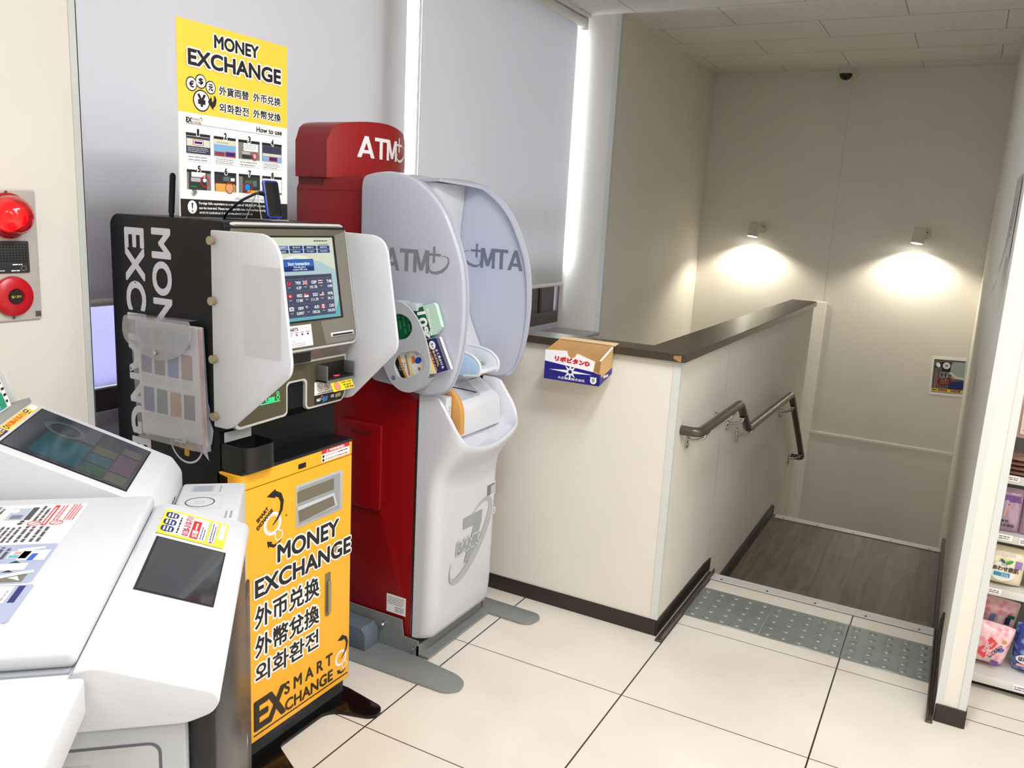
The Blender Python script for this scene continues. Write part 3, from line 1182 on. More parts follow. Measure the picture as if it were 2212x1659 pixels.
# yellow front: strip and door
b = MB()
yr = rpoly([(-1.64, 1.462), (-1.557, 1.462), (-1.557, 1.912), (-1.64, 1.912)], [0, 0.03, 0.012, 0], 6)
b.prism(yr, 0.812, 0.8525, YEL, 'z', 0.001, 1)
T = FX(-1.557)
b.rect(1.674, 1.705, 0.820, 0.835, 0.0005, mat('slot_black', (8, 8, 9), 0.5), 0.003, T=T)
b.rect(1.770, 1.893, 0.817, 0.8535, 0.0006, PAPER, T=T)
b.rect(1.770, 1.893, 0.8415, 0.8535, 0.0009, REDINK, T=T)
b.text('WARNING', 1.802, 1.861, 0.8438, 0.8515, 0.0012, WHITEINK, 0.14, T=T)
for u in (1.794, 1.866):
    b.poly([(u - 0.005, 0.8438), (u + 0.005, 0.8438), (u, 0.852)], 0.0012, WHITEINK, T=T)
    b.poly([(u - 0.003, 0.8448), (u + 0.003, 0.8448), (u, 0.8498)], 0.0014, REDINK, T=T)
for v in (0.8335, 0.8225):
    b.poly(ell(1.777, v, 0.0045, n=14), 0.0009, INK, T=T)
b.text('Security Cameras in Use', 1.785, 1.838, 0.831, 0.837, 0.0009, INK, T=T)
b.text('GPS TRACKING SYSTEM', 1.785, 1.84, 0.820, 0.826, 0.0009, INK, T=T)
b.lines(1.842, 1.888, 0.831, 0.837, 1, 0.0009, INK, 0.5, 7, T=T)
b.lines(1.842, 1.888, 0.820, 0.826, 1, 0.0009, REDINK, 0.5, 8, T=T)
b.build('front_strip', ME)

b = MB()
yr = rpoly([(-1.62, 1.462), (-1.557, 1.462), (-1.557, 1.912), (-1.62, 1.912)], [0, 0.03, 0.012, 0], 6)
b.prism(yr, 0.066, 0.809, YEL, 'z', 0.001, 1)
N = 0.0006
b.text('MONEY', 1.591, 1.848, 0.570, 0.624, N, INK, 0.085, WHITEINK, 0.09, T=T)
b.text('EXCHANGE', 1.506, 1.904, 0.496, 0.550, N + 0.0014, INK, 0.085, WHITEINK, 0.09, T=T)
b.text('外币兑换', 1.506, 1.763, 0.404, 0.470, N, INK, 0.05, WHITEINK, 0.085, T=T)
b.text('外幣兌換', 1.506, 1.763, 0.317, 0.382, N, INK, 0.05, WHITEINK, 0.085, T=T)
b.text('외화환전', 1.506, 1.761, 0.238, 0.300, N, INK, 0.045, WHITEINK, 0.085, T=T)


def smart_exchange_mark(b, u0, v0, s, n, T, ink, white):
    """two white rings with two black curved arrows; s = overall height"""
    q = lambda pts: [(u0 + x * s, v0 + y * s) for x, y in pts]
    b.ring(u0 + 0.30 * s, v0 + 0.43 * s, 0.155 * s, 0.20 * s, n, white, 36, 1.0, T=T)
    b.ring(u0 + 0.30 * s, v0 + 0.43 * s, 0.135 * s, 0.145 * s, n, white, 36, 1.0, T=T)
    b.ring(u0 + 0.44 * s, v0 + 0.19 * s, 0.075 * s, 0.095 * s, n, white, 28, 1.0, T=T)
    b.stroke(q([(0.30, 0.40), (0.42, 0.50), (0.50, 0.62), (0.52, 0.76), (0.47, 0.88), (0.34, 0.95)]), lambda t: s * (0.015 + 0.13 * t * (1.15 - 0.55 * t)), n + 0.0003, ink, T=T)
    b.poly(q([(0.17, 0.93), (0.37, 1.02), (0.36, 0.86)]), n + 0.0004, ink, T=T)
    b.stroke(q([(0.50, 0.10), (0.42, 0.045), (0.32, 0.03), (0.24, 0.08)]), lambda t: s * (0.012 + 0.07 * t * (1.2 - 0.5 * t)), n + 0.0003, ink, T=T)
    b.poly(q([(0.17, 0.155), (0.29, 0.12), (0.20, 0.03)]), n + 0.0004, ink, T=T)


smart_exchange_mark(b, 1.525, 0.620, 0.165, N, T, INK, WHITEINK)
T2 = frame((-1.557, 1.530, 0.695), Vector((0, 0.82, 0.57)), Vector((0, -0.57, 0.82)))
b.text('SMART', 0.0, 0.05, 0.016, 0.028, N, INK, 0.12, T=T2)
b.text('EXCHANGE', -0.012, 0.058, -0.001, 0.011, N, INK, 0.12, T=T2)
b.poly(ell(1.627, 0.700, 0.0035, n=12), N, mat('print_brown', (150, 84, 20), 0.5), T=T)
smart_exchange_mark(b, 1.826, 0.094, 0.132, N, T, INK, WHITEINK)
# wordmark at the foot of the door
DKB = mat('wordmark_dark', (40, 30, 18), 0.5)
b.text('E', 1.499, 1.557, 0.096, 0.189, N, DKB, 0.10, T=T)
b.text('X', 1.547, 1.622, 0.096, 0.190, N + 0.0008, DKB, 0.10, T=T)
b.text('S M A R T', 1.618, 1.826, 0.149, 0.189, N, DKB, 0.07, T=T)
b.text('CHANGE', 1.620, 1.828, 0.094, 0.132, N + 0.0003, DKB, 0.07, T=T)
b.rect(1.498, 1.900, 0.082, 0.0865, N, DKB, T=T)
door = b.build('front_door', ME)
# recessed bill window, handle and lock of the door
b = MB(T)
b.prism(rrect(1.664, 1.862, 0.648, 0.774, 0.002), -0.002, 0.0022, mat('window_surround', (176, 180, 184), 0.4), 'z', 0.0008)
b.rect(1.672, 1.85, 0.655, 0.767, 0.0026, mat('window_recess', (150, 154, 158), 0.45))
b.rect(1.668, 1.822, 0.722, 0.757, 0.0030, mat('window_taupe', (112, 106, 90), 0.4))
b.poly([(1.672, 0.665), (1.838, 0.668), (1.822, 0.712), (1.668, 0.712)], 0.0034, LGREY)
b.poly([(1.674, 0.664), (1.828, 0.671), (1.818, 0.703), (1.670, 0.700)], 0.0038, mat('window_taupe', (112, 106, 90), 0.4))
b.build('bill_window', door)
b = MB(T)
b.prism(rrect(1.789, 1.8125, 0.322, 0.463, (0.002, 0.002, 0.011, 0.011)), 0.0, 0.002, mat('handle_plate', (140, 132, 112), 0.35, 0.6), 'z', 0.0006)
b.prism(rrect(1.796, 1.807, 0.332, 0.438, 0.005), 0.002, 0.011, mat('handle_lever', (172, 164, 144), 0.3, 0.7), 'z', 0.002)
b.build('handle', door)
b = MB(T)
b.cyl((1.829, 0.532, 0.0018), (1.829, 0.532, 0.005), 0.0085, STEEL, n=20)
b.cyl((1.829, 0.532, 0.005), (1.829, 0.532, 0.006), 0.005, CHROME, n=16)
b.rect(1.8282, 1.8298, 0.5285, 0.5355, 0.0062, INK)
b.build('lock', door)

# head: tilted bezel with screen
HB = frame((-1.548, 0, 1.155), (0, 1, 0), (-0.056, 0, 0.342))
b = MB(HB)
b.prism(rrect(1.472, 1.918, 0.0, 0.346, 0.028, 6), -0.045, 0.0, SILVER, 'z', 0.004)
b.build('bezel_rim', ME)
b = MB(HB)
b.prism(rrect(1.479, 1.911, 0.007, 0.339, 0.022, 6), 0.0, 0.0012, BEZEL, 'z', 0.0005)
b.poly([(1.862, 0.314), (1.909, 0.325), (1.911, 0.03), (1.905, 0.012), (1.775, 0.01), (1.765, 0.075), (1.862, 0.078)], 0.0016, mat('bezel_facet', (128, 124, 114), 0.4, 0.35))
b.poly(ell(1.886, 0.295, 0.008, n=18), 0.002, mat('bezel_sensor', (120, 116, 106), 0.4, 0.2))
# contact label
b.rect(1.540, 1.7235, 0.0135, 0.0718, 0.0019, PAPER)
b.text('06-7668-6875', 1.582, 1.6716, 0.0575, 0.0665, 0.0022, INK, 0.08)
b.text('(06-7668-6875)', 1.680, 1.718, 0.0600, 0.0655, 0.0022, MGREY)
for i in range(6):
    u = 1.592 + i * 0.0215
    b.rect(u, u + 0.016, 0.0515, 0.0545, 0.0022, mat('label_mauve', (150, 140, 170), 0.5))
    b.rect(u + 0.004, u + 0.011, 0.0445, 0.0495, 0.0022, [INK, INK, MGREY, REDINK, INK, INK][i])
b.rect(1.55, 1.708, 0.0395, 0.040, 0.0022, MGREY)
b.text('Contact Us', 1.622, 1.655, 0.028, 0.033, 0.0022, INK)
b.lines(1.55, 1.70, 0.016, 0.026, 2, 0.0022, MGREY, 0.4, 9)
bez = b.build('bezel', ME)
b = MB(HB)
b.prism(rrect(1.7985, 1.8945, 0.0286, 0.0395, 0.001), 0.001, 0.005, WHITE, 'z', 0.0008)
b.rect(1.803, 1.891, 0.0298, 0.0352, 0.0053, mat('slot_black', (8, 8, 9), 0.5))
b.build('card_slot', bez)

# touch screen: what it shows is backlit
def em(name, rgb, e=0.62):
    return mat(name, tuple(int(c * 0.80) for c in rgb), 0.25, emit=e * 0.62)


b = MB(HB)
b.rect(1.530, 1.8601, 0.079, 0.3115, 0.0020, mat('screen_gasket', (10, 10, 11), 0.4))
S0 = 0.0024
b.rect(1.538, 1.8502, 0.0836, 0.307, S0, em('screen_cream', (196, 204, 186)))
b.poly(ell(1.70, 0.105, 0.148, 0.155, 40, 0, 120), S0 + 0.0002, em('screen_arc_pale', (212, 220, 214)))
b.poly([(1.538, 0.0836), (1.8502, 0.0836), (1.8502, 0.215), (1.79, 0.24), (1.74, 0.247), (1.69, 0.252), (1.60, 0.23), (1.538, 0.20)], S0 + 0.0004, em('screen_blue_pale', (158, 186, 194)))
b.poly([(1.538, 0.0836), (1.8502, 0.0836), (1.8502, 0.135), (1.83, 0.10), (1.78, 0.093), (1.538, 0.0945)], S0 + 0.0005, em('screen_teal', (96, 160, 176)))
b.lines(1.772, 1.832, 0.2955, 0.300, 1, S0 + 0.0006, em('screen_ink', (60, 60, 56), 0.2), 0.6, 3)
b.lines(1.79, 1.834, 0.2865, 0.290, 1, S0 + 0.0006, em('screen_ink', (60, 60, 56), 0.2), 0.4, 4)
SW = em('screen_white', (236, 240, 246), 0.7)
SBL = em('screen_button', (28, 54, 116), 0.55)
langs = [['English', '한국어', '繁體中文', '简体中文'], ['Deutsch', 'Italiano', 'Português', 'Español']]
for r in range(2):
    for k in range(4):
        u0 = 1.6205 + k * 0.0545 - 0.0
        v1 = 0.2848 - r * 0.0104
        b.rect(u0, u0 + 0.0500, v1 - 0.0094, v1, S0 + 0.0007, em('screen_button_on', (96, 124, 178), 0.55) if (r == 0 and k == 0) else SBL, 0.001)
        b.text(langs[r][k], u0 + 0.011, u0 + 0.039, v1 - 0.0072, v1 - 0.0022, S0 + 0.0010, SW)
b.rect(1.6448, 1.7618, 0.2164, 0.2488, S0 + 0.0007, em('screen_button_edge', (20, 40, 110), 0.5), 0.004)
b.rect(1.6465, 1.7602, 0.229, 0.2475, S0 + 0.0009, em('screen_button_top', (40, 92, 178), 0.55), 0.003)
b.text('Start transaction', 1.6610, 1.7440, 0.2325, 0.2415, S0 + 0.0012, SW, 0.06)
b.text('You can use a', 1.680, 1.727, 0.2252, 0.2304, S0 + 0.0012, SW, 0.04)
b.text('coupon QR code.', 1.677, 1.734, 0.2180, 0.2236, S0 + 0.0012, SW, 0.04)
b.rect(1.575, 1.829, 0.0925, 0.2058, S0 + 0.0007, em('screen_table', (62, 72, 98), 0.5))
b.rect(1.575, 1.829, 0.1965, 0.2058, S0 + 0.0009, em('screen_table_head', (58, 58, 84), 0.5))
TL = em('screen_table_line', (104, 114, 138), 0.5)
for v in (0.1965, 0.163, 0.128):
    b.rect(1.575, 1.829, v - 0.0003, v + 0.0003, S0 + 0.0011, TL)
for u in (1.641, 1.704, 1.7665):
    b.rect(u - 0.0003, u + 0.0003, 0.0925, 0.1965, S0 + 0.0011, TL)
FR, FWH, FBL, FNV = em('flag_red', (196, 44, 44), 0.55), em('flag_white', (232, 232, 232), 0.6), em('flag_blue', (36, 52, 116), 0.55), em('flag_navy', (30, 34, 84), 0.55)
rates = [[('USD', '145.35'), ('TWD', '4.39'), ('GBP', '191.78'), ('THB', '4.48')], [('EUR', '158.71'), ('HKD', '17.80'), ('SGD', '111.39'), ('MYR', '34.15')], [('CNY', '19.65'), ('KRW', '0.0957'), ('AUD', '100.26'), ('CAD', '103.83')]]
for r in range(3):
    for k in range(4):
        ur = 1.6385 + 0.0622 * k
        vt = 0.1895 - 0.0342 * r
        cur, val = rates[r][k]
        b.text(cur, ur - 0.0205, ur, vt - 0.0085, vt, S0 + 0.0014, SW, 0.06)
        wv = 0.0047 * len(val)
        b.text(val, ur - wv, ur, vt - 0.0215, vt - 0.0135, S0 + 0.0014, SW, 0.05)
        f0, f1, g0, g1 = ur - 0.0545, ur - 0.0370, vt - 0.0095, vt + 0.0010
        n = S0 + 0.0014
        b.text(cur, f0 + 0.004, f0 + 0.0145, g0 - 0.0075, g0 - 0.005, n, SW)
        mid = (f0 + f1) / 2
        if cur in ('TWD', 'HKD'):
            b.rect(f0, f1, g0, g1, n, FR)
            if cur == 'TWD':
                b.rect(f0, mid, (g0 + g1) / 2, g1, n + 0.0003, FNV)
                b.poly(ell((f0 + mid) / 2, g1 - 0.0026, 0.0014, n=10), n + 0.0005, FWH)
            else:
                b.poly(ell(mid, (g0 + g1) / 2, 0.003, n=5), n + 0.0003, FWH)
        elif cur == 'GBP':
            b.rect(f0, f1, g0, g1, n, FNV)
            for (p, q) in (((f0, g0), (f1, g1)), ((f0, g1), (f1, g0))):
                b.stroke([p, q], 0.0028, n + 0.0002, FWH)
                b.stroke([p, q], 0.0010, n + 0.0004, FR)
            b.rect(mid - 0.0018, mid + 0.0018, g0, g1, n + 0.0006, FWH)
            b.rect(f0, f1, (g0 + g1) / 2 - 0.0018, (g0 + g1) / 2 + 0.0018, n + 0.0006, FWH)
            b.rect(mid - 0.0010, mid + 0.0010, g0, g1, n + 0.0008, FR)
            b.rect(f0, f1, (g0 + g1) / 2 - 0.0010, (g0 + g1) / 2 + 0.0010, n + 0.0008, FR)
        elif cur == 'THB':
            b.rect(f0, f1, g0, g1, n, FWH)
            b.rect(f0, f1, g0 + 0.0036, g1 - 0.0036, n + 0.0003, FNV)
            b.rect(f0, f1, g0, g0 + 0.0013, n + 0.0003, FR)
            b.rect(f0, f1, g1 - 0.0013, g1, n + 0.0003, FR)
        elif cur == 'SGD':
            b.rect(f0, f1, g0, g1, n, FWH)
            b.rect(f0, f1, (g0 + g1) / 2, g1, n + 0.0003, FR)
            b.poly(ell(f0 + 0.004, g1 - 0.0027, 0.0014, n=10), n + 0.0005, FWH)
        elif cur == 'MYR':
            b.rect(f0, f1, g0, g1, n, FWH)
            for q in range(4):
                b.rect(f0, f1, g0 + q * 0.0027, g0 + q * 0.0027 + 0.0013, n + 0.0003, FR)
            b.rect(f0, mid, (g0 + g1) / 2, g1, n + 0.0005, FNV)
        elif cur == 'KRW':
            b.rect(f0, f1, g0, g1, n, FWH)
            b.poly(ell(mid, (g0 + g1) / 2, 0.0026, n=14), n + 0.0003, FNV)
            b.poly(ell(mid, (g0 + g1) / 2, 0.0026, n=10, a0=0, a1=180), n + 0.0005, FR)
            for (p, q) in ((f0 + 0.0035, g0 + 0.0025), (f1 - 0.0035, g1 - 0.0025), (f0 + 0.0035, g1 - 0.0025), (f1 - 0.0035, g0 + 0.0025)):
                b.rect(p - 0.0012, p + 0.0012, q - 0.001, q + 0.001, n + 0.0003, em('screen_ink', (60, 60, 56), 0.2))
        elif cur == 'AUD':
            b.rect(f0, f1, g0, g1, n, FBL)
            b.rect(f0, mid, (g0 + g1) / 2, g1, n + 0.0003, FR)
            b.stroke([(f0, (g0 + g1) / 2), (mid, g1)], 0.0014, n + 0.0005, FWH)
            b.stroke([(f0, g1), (mid, (g0 + g1) / 2)], 0.0014, n + 0.0005, FWH)
            b.poly(ell((f0 + mid) / 2, g0 + 0.0028, 0.0012, n=8), n + 0.0003, FWH)
            b.poly(ell((f1 + mid) / 2, g0 + 0.005, 0.0012, n=8), n + 0.0003, FWH)
        elif cur == 'CAD':
            b.rect(f0, f1, g0, g1, n, FWH)
            b.rect(f0, f0 + 0.0045, g0, g1, n + 0.0003, FR)
            b.rect(f1 - 0.0045, f1, g0, g1, n + 0.0003, FR)
            b.poly([(mid, g1 - 0.002), (mid - 0.0025, g0 + 0.004), (mid, g0 + 0.002), (mid + 0.0025, g0 + 0.004)], n + 0.0003, FR)
        else:
            b.rect(f0, f1, g0, g1, n, {'USD': FNV, 'EUR': FBL, 'CNY': FR}[cur])
b.build('touch_screen', ME)

# underside of the head: scanner gap, then the lower panel with the bill tray
b = MB()
b.prism([(-1.63, 1.115), (-1.592, 1.115), (-1.56, 1.156), (-1.63, 1.156)], 1.478, 1.905, mat('gap_grey', (128, 126, 118), 0.4, 0.3), 'y')
b.box(-1.60, -1.566, 1.66, 1.735, 1.118, 1.150, mat('slot_black', (8, 8, 9), 0.5), 0.003)
b.cyl((-1.585, 1.752, 1.152), (-1.582, 1.752, 1.144), 0.005, mat('scanner_red', (255, 20, 40), 0.3, emit=8.0), n=12)
b.build('scanner_bay', ME)
T = FX(-1.592)
LP = [(1.478, 0.965), (1.660, 0.971), (1.668, 0.98), (1.668, 1.053), (1.676, 1.061), (1.731, 1.061), (1.739, 1.053), (1.739, 0.984), (1.748, 0.974), (1.896, 0.975), (1.912, 0.995), (1.912, 1.117), (1.478, 1.117)]
LP = rpoly(LP, [0.02, 0.008, 0.002, 0.004, 0.004, 0.004, 0.004, 0.004, 0.006, 0.02, 0.012, 0.003, 0.003])
b = MB(T)
b.prism(LP, -0.012, 0.002, SILVER, 'z', 0.001, 1)
cx, cy = 1.695, 1.045
LI = [(1.486, 0.973), (1.655, 0.978), (1.662, 0.985), (1.662, 1.060), (1.672, 1.067), (1.735, 1.067), (1.745, 1.058), (1.745, 0.986), (1.752, 0.980), (1.893, 0.981), (1.906, 0.997), (1.906, 1.111), (1.486, 1.111)]
b.prism(rpoly(LI, [0.015, 0.006, 0.002, 0.004, 0.004, 0.004, 0.004, 0.004, 0.005, 0.015, 0.01, 0.003, 0.003]), 0.0, 0.0028, mat('lower_taupe', (92, 86, 68), 0.38, 0.35), 'z', 0.0005, 1)
GRN = mat('led_green', (20, 230, 110), 0.4, emit=2.2)
b.rect(1.565, 1.637, 1.019, 1.021, 0.0032, GRN)
b.text('USE', 1.585, 1.617, 1.023, 1.034, 0.0032, GRN, 0.08)
b.ring(1.630, 1.030, 0.005, 0.0062, 0.0032, GRN, 16)
b.ring(1.629, 1.042, 0.0035, 0.0047, 0.0032, GRN, 16)
# pictogram stickers
b.poly([(1.774, 1.010), (1.893, 1.009), (1.895, 1.040), (1.774, 1.049)], 0.0033, PAPER)
for u in (1.797, 1.826):
    b.ring(u, 1.031, 0.0105, 0.0118, 0.0037, mat('sticker_maroon', (120, 44, 44), 0.5), 26)
    b.stroke([(u - 0.008, 1.0385), (u + 0.008, 1.0235)], 0.0014, 0.0038, mat('sticker_maroon', (120, 44, 44), 0.5))
    b.lines(u - 0.006, u + 0.006, 1.026, 1.036, 3, 0.0036, MGREY, 0.5, int(u * 1000))
b.lines(1.785, 1.885, 1.0115, 1.0155, 1, 0.0037, mat('sticker_maroon', (120, 44, 44), 0.5), 0.5, 3)
b.poly([(1.774, 0.983), (1.892, 0.981), (1.893, 1.009), (1.774, 1.010)], 0.0033, INK)
b.text('NO', 1.783, 1.799, 0.9905, 0.9995, 0.0037, WHITEINK, 0.14)
b.text('OK', 1.843, 1.859, 0.993, 1.002, 0.0037, WHITEINK, 0.14)
b.poly([(1.808, 0.985), (1.829, 0.988), (1.831, 1.003), (1.81, 1.0)], 0.0037, mat('sticker_blue', (50, 120, 200), 0.5))
b.ring(1.806, 1.0, 0.0035, 0.006, 0.0040, mat('sticker_pink', (206, 130, 120), 0.5), 18)
b.poly([(1.864, 0.990), (1.888, 0.992), (1.888, 1.003), (1.864, 1.001)], 0.0037, mat('sticker_note', (186, 176, 140), 0.5))
b.ring(1.876, 0.997, 0.0022, 0.003, 0.0040, MGREY, 14)
b.build('lower_panel', ME)
b = MB()
TR = mat('tray_grey', (120, 122, 122), 0.35, 0.5)
b.box(-1.59, -1.548, 1.779, 1.785, 1.052, 1.10, TR, 0.001)
b.box(-1.59, -1.548, 1.898, 1.904, 1.052, 1.10, TR, 0.001)
b.box(-1.59, -1.546, 1.779, 1.904, 1.050, 1.058, TR, 0.0015)
b.box(-1.59, -1.586, 1.784, 1.899, 1.056, 1.10, mat('slot_black', (8, 8, 9), 0.5))
b.box(-1.587, -1.55, 1.786, 1.897, 1.058, 1.064, mat('slot_black', (8, 8, 9), 0.5))
b.poly(ell(-1.562, 1.838, 0.006, 0.012, 18), 1.0646, mat('tray_led', (255, 30, 50), 0.3, emit=5.0))
b.build('bill_tray', ME)
b = MB(frame((-1.549, 1.795, 1.050), (0, 1, 0), Vector((-0.45, 0, 0.85))))
b.box(0.0, 0.092, -0.028, 0.0, 0.0, 0.0008, mat('tag_yellow', (240, 206, 40), 0.5))
b.ring(0.022, -0.014, 0.0105, 0.013, 0.0012, mat('tag_orange', (224, 96, 40), 0.5), 24)
b.poly(ell(0.022, -0.014, 0.0095, n=20), 0.0012, mat('sticker_pink', (206, 130, 120), 0.5))
b.text('Cash only', 0.040, 0.088, -0.009, -0.003, 0.0012, INK, 0.06)
b.text('현금만', 0.048, 0.086, -0.017, -0.011, 0.0012, INK, 0.04)
b.text('仅限 现金', 0.052, 0.09, -0.025, -0.019, 0.0012, INK, 0.04)
b.build('price_flag', ME, 'yellow flag sticker under the bill tray')

# cup tray on the ledge
b = MB()
outer = rpoly([(-1.63, 1.466), (-1.552, 1.466), (-1.535, 1.49), (-1.535, 1.56), (-1.56, 1.585), (-1.63, 1.585)], [0.004, 0.03, 0.03, 0.03, 0.03, 0.004], 6)
c0 = (-1.59, 1.525)
inn = [(c0[0] + (x - c0[0]) * 0.93, c0[1] + (y - c0[1]) * 0.93) for x, y in outer]
cupm = mat('cup_black', (20, 21, 23), 0.35)
b.loft([[(x, y, 0.862) for x, y in outer], [(x, y, 0.928) for x, y in outer], [(x, y, 0.928) for x, y in inn], [(x, y, 0.87) for x, y in inn]], cupm)
b.build('coin_cup', ME)
b = MB()
b.box(-1.63, -1.628, 1.478, 1.57, 0.905, 0.955, mat('slip_grey', (196, 200, 206), 0.5))
b.build('paper_slip', ME, 'pale slip standing in the black cup')

# frosted wings with brass studs
WING = translucent('wing_acrylic', (238, 241, 247), 0.36, 0.3)
for side in (0, 1):
    if side == 0:
        P = [(-1.63, 1.474), (-1.456, 1.475), (-1.424, 1.461), (-1.403, 1.43), (-1.367, 1.171), (-1.373, 1.143), (-1.565, 0.986), (-1.585, 0.978), (-1.63, 0.978)]
        y0, y1 = 1.446, 1.456
    else:
        P = [(-1.63, 1.474), (-1.50, 1.472), (-1.468, 1.458), (-1.452, 1.43), (-1.408, 1.171), (-1.413, 1.143), (-1.575, 0.985), (-1.595, 0.978), (-1.63, 0.978)]
        y0, y1 = 1.920, 1.930
    b = MB()
    b.prism(rpoly(P, [0.004, 0.05, 0.02, 0.05, 0.02, 0.02, 0.02, 0.02, 0.004], 5), y0, y1, WING, 'y', 0.002)
    if side == 0:
        b.rect(-1.520, -1.40, 1.178, 1.398, 0.0004, mat('wing_card_shade', (202, 206, 214), 0.6), 0.004, T=FY(1.446))
    w = b.build('wing_panel', ME)
    for z in (1.449, 1.301, 1.155, 1.007):
        b = MB()
        ys = y0 - 0.012 if side == 0 else y1 + 0.012
        b.cyl((-1.622, y0 if side == 0 else y1, z), (-1.622, ys, z), 0.0105, mat('stud_brass', (168, 158, 130), 0.3, 0.7), n=20)
        b.build('stud', w)

# grey patch painted on the near wing's outer face, as a card behind would dim it
# ---------------------------------------------------------------- sign board on top of the kiosk
T = FX(-1.75)
PB = thing('poster_board', 'tall yellow and white money exchange instruction board on top of the kiosk', 'sign', (-1.75, 1.647, 1.499))
b = MB(T)
b.box(1.4605, 1.8345, 1.501, 1.974, -0.005, 0.0, PAPER)
N = 0.0005
b.rect(1.4605, 1.8345, 1.756, 1.974, N, YELP)
b.rect(1.4605, 1.8345, 1.501, 1.545, N, INK)
b.text('MONEY', 1.575, 1.727, 1.9225, 1.9555, N + 0.0003, INK, 0.095, WHITEINK, 0.11)
b.text('EXCHANGE', 1.491, 1.808, 1.869, 1.9085, N + 0.0017, INK, 0.095, WHITEINK, 0.10)
for (u, v, r, s_) in ((1.502, 1.825, 0.0175, '€'), (1.531, 1.835, 0.0175, '$'), (1.562, 1.825, 0.0165, '元')):
    b.poly(ell(u, v, r, n=28), N + 0.0003, INK)
    b.poly(ell(u, v, r - 0.0028, n=28), N + 0.0006, WHITEINK)
    b.text(s_, u - 0.0075, u + 0.0075, v - 0.0085, v + 0.0085, N + 0.0009, INK, 0.1)
b.poly(ell(1.532, 1.789, 0.0265, n=32), N + 0.0005, INK)
b.poly(ell(1.532, 1.789, 0.0232, n=32), N + 0.0008, WHITEINK)
b.text('¥', 1.519, 1.545, 1.774, 1.805, N + 0.0011, INK, 0.12)
b.stroke([(1.573, 1.806), (1.576, 1.797), (1.572, 1.787), (1.562, 1.78)], lambda t: 0.004 + 0.012 * t, N + 0.0012, INK)
b.poly([(1.551, 1.789), (1.563, 1.803), (1.569, 1.77)], N + 0.0013, INK)
b.text('外貨両替', 1.588, 1.690, 1.811, 1.834, N + 0.0003, INK, 0.05, WHITEINK, 0.09)
b.text('外币兑换', 1.705, 1.808, 1.811, 1.834, N + 0.0003, INK, 0.05, WHITEINK, 0.09)
b.text('외화환전', 1.588, 1.689, 1.769, 1.792, N + 0.0003, INK, 0.05, WHITEINK, 0.09)
b.text('外幣兌換', 1.705, 1.808, 1.769, 1.792, N + 0.0003, INK, 0.05, WHITEINK, 0.09)
b.text('EX', 1.483, 1.501, 1.7325, 1.745, N, INK, 0.12)
b.text('SMART', 1.500, 1.527, 1.739, 1.7445, N, INK)
b.text('CHANGE', 1.502, 1.527, 1.7325, 1.7375, N, INK)
b.rect(1.483, 1.528, 1.7308, 1.7316, N, INK)
smart_exchange_mark(b, 1.523, 1.731, 0.017, N, None if False else T, INK, YELP)
b.text('How to use', 1.717, 1.813, 1.7335, 1.7475, N, INK, 0.08)
b.rect(1.483, 1.813, 1.7290, 1.7298, N, INK)
PG = lambda n_, c: mat('step_' + n_, c, 0.5)
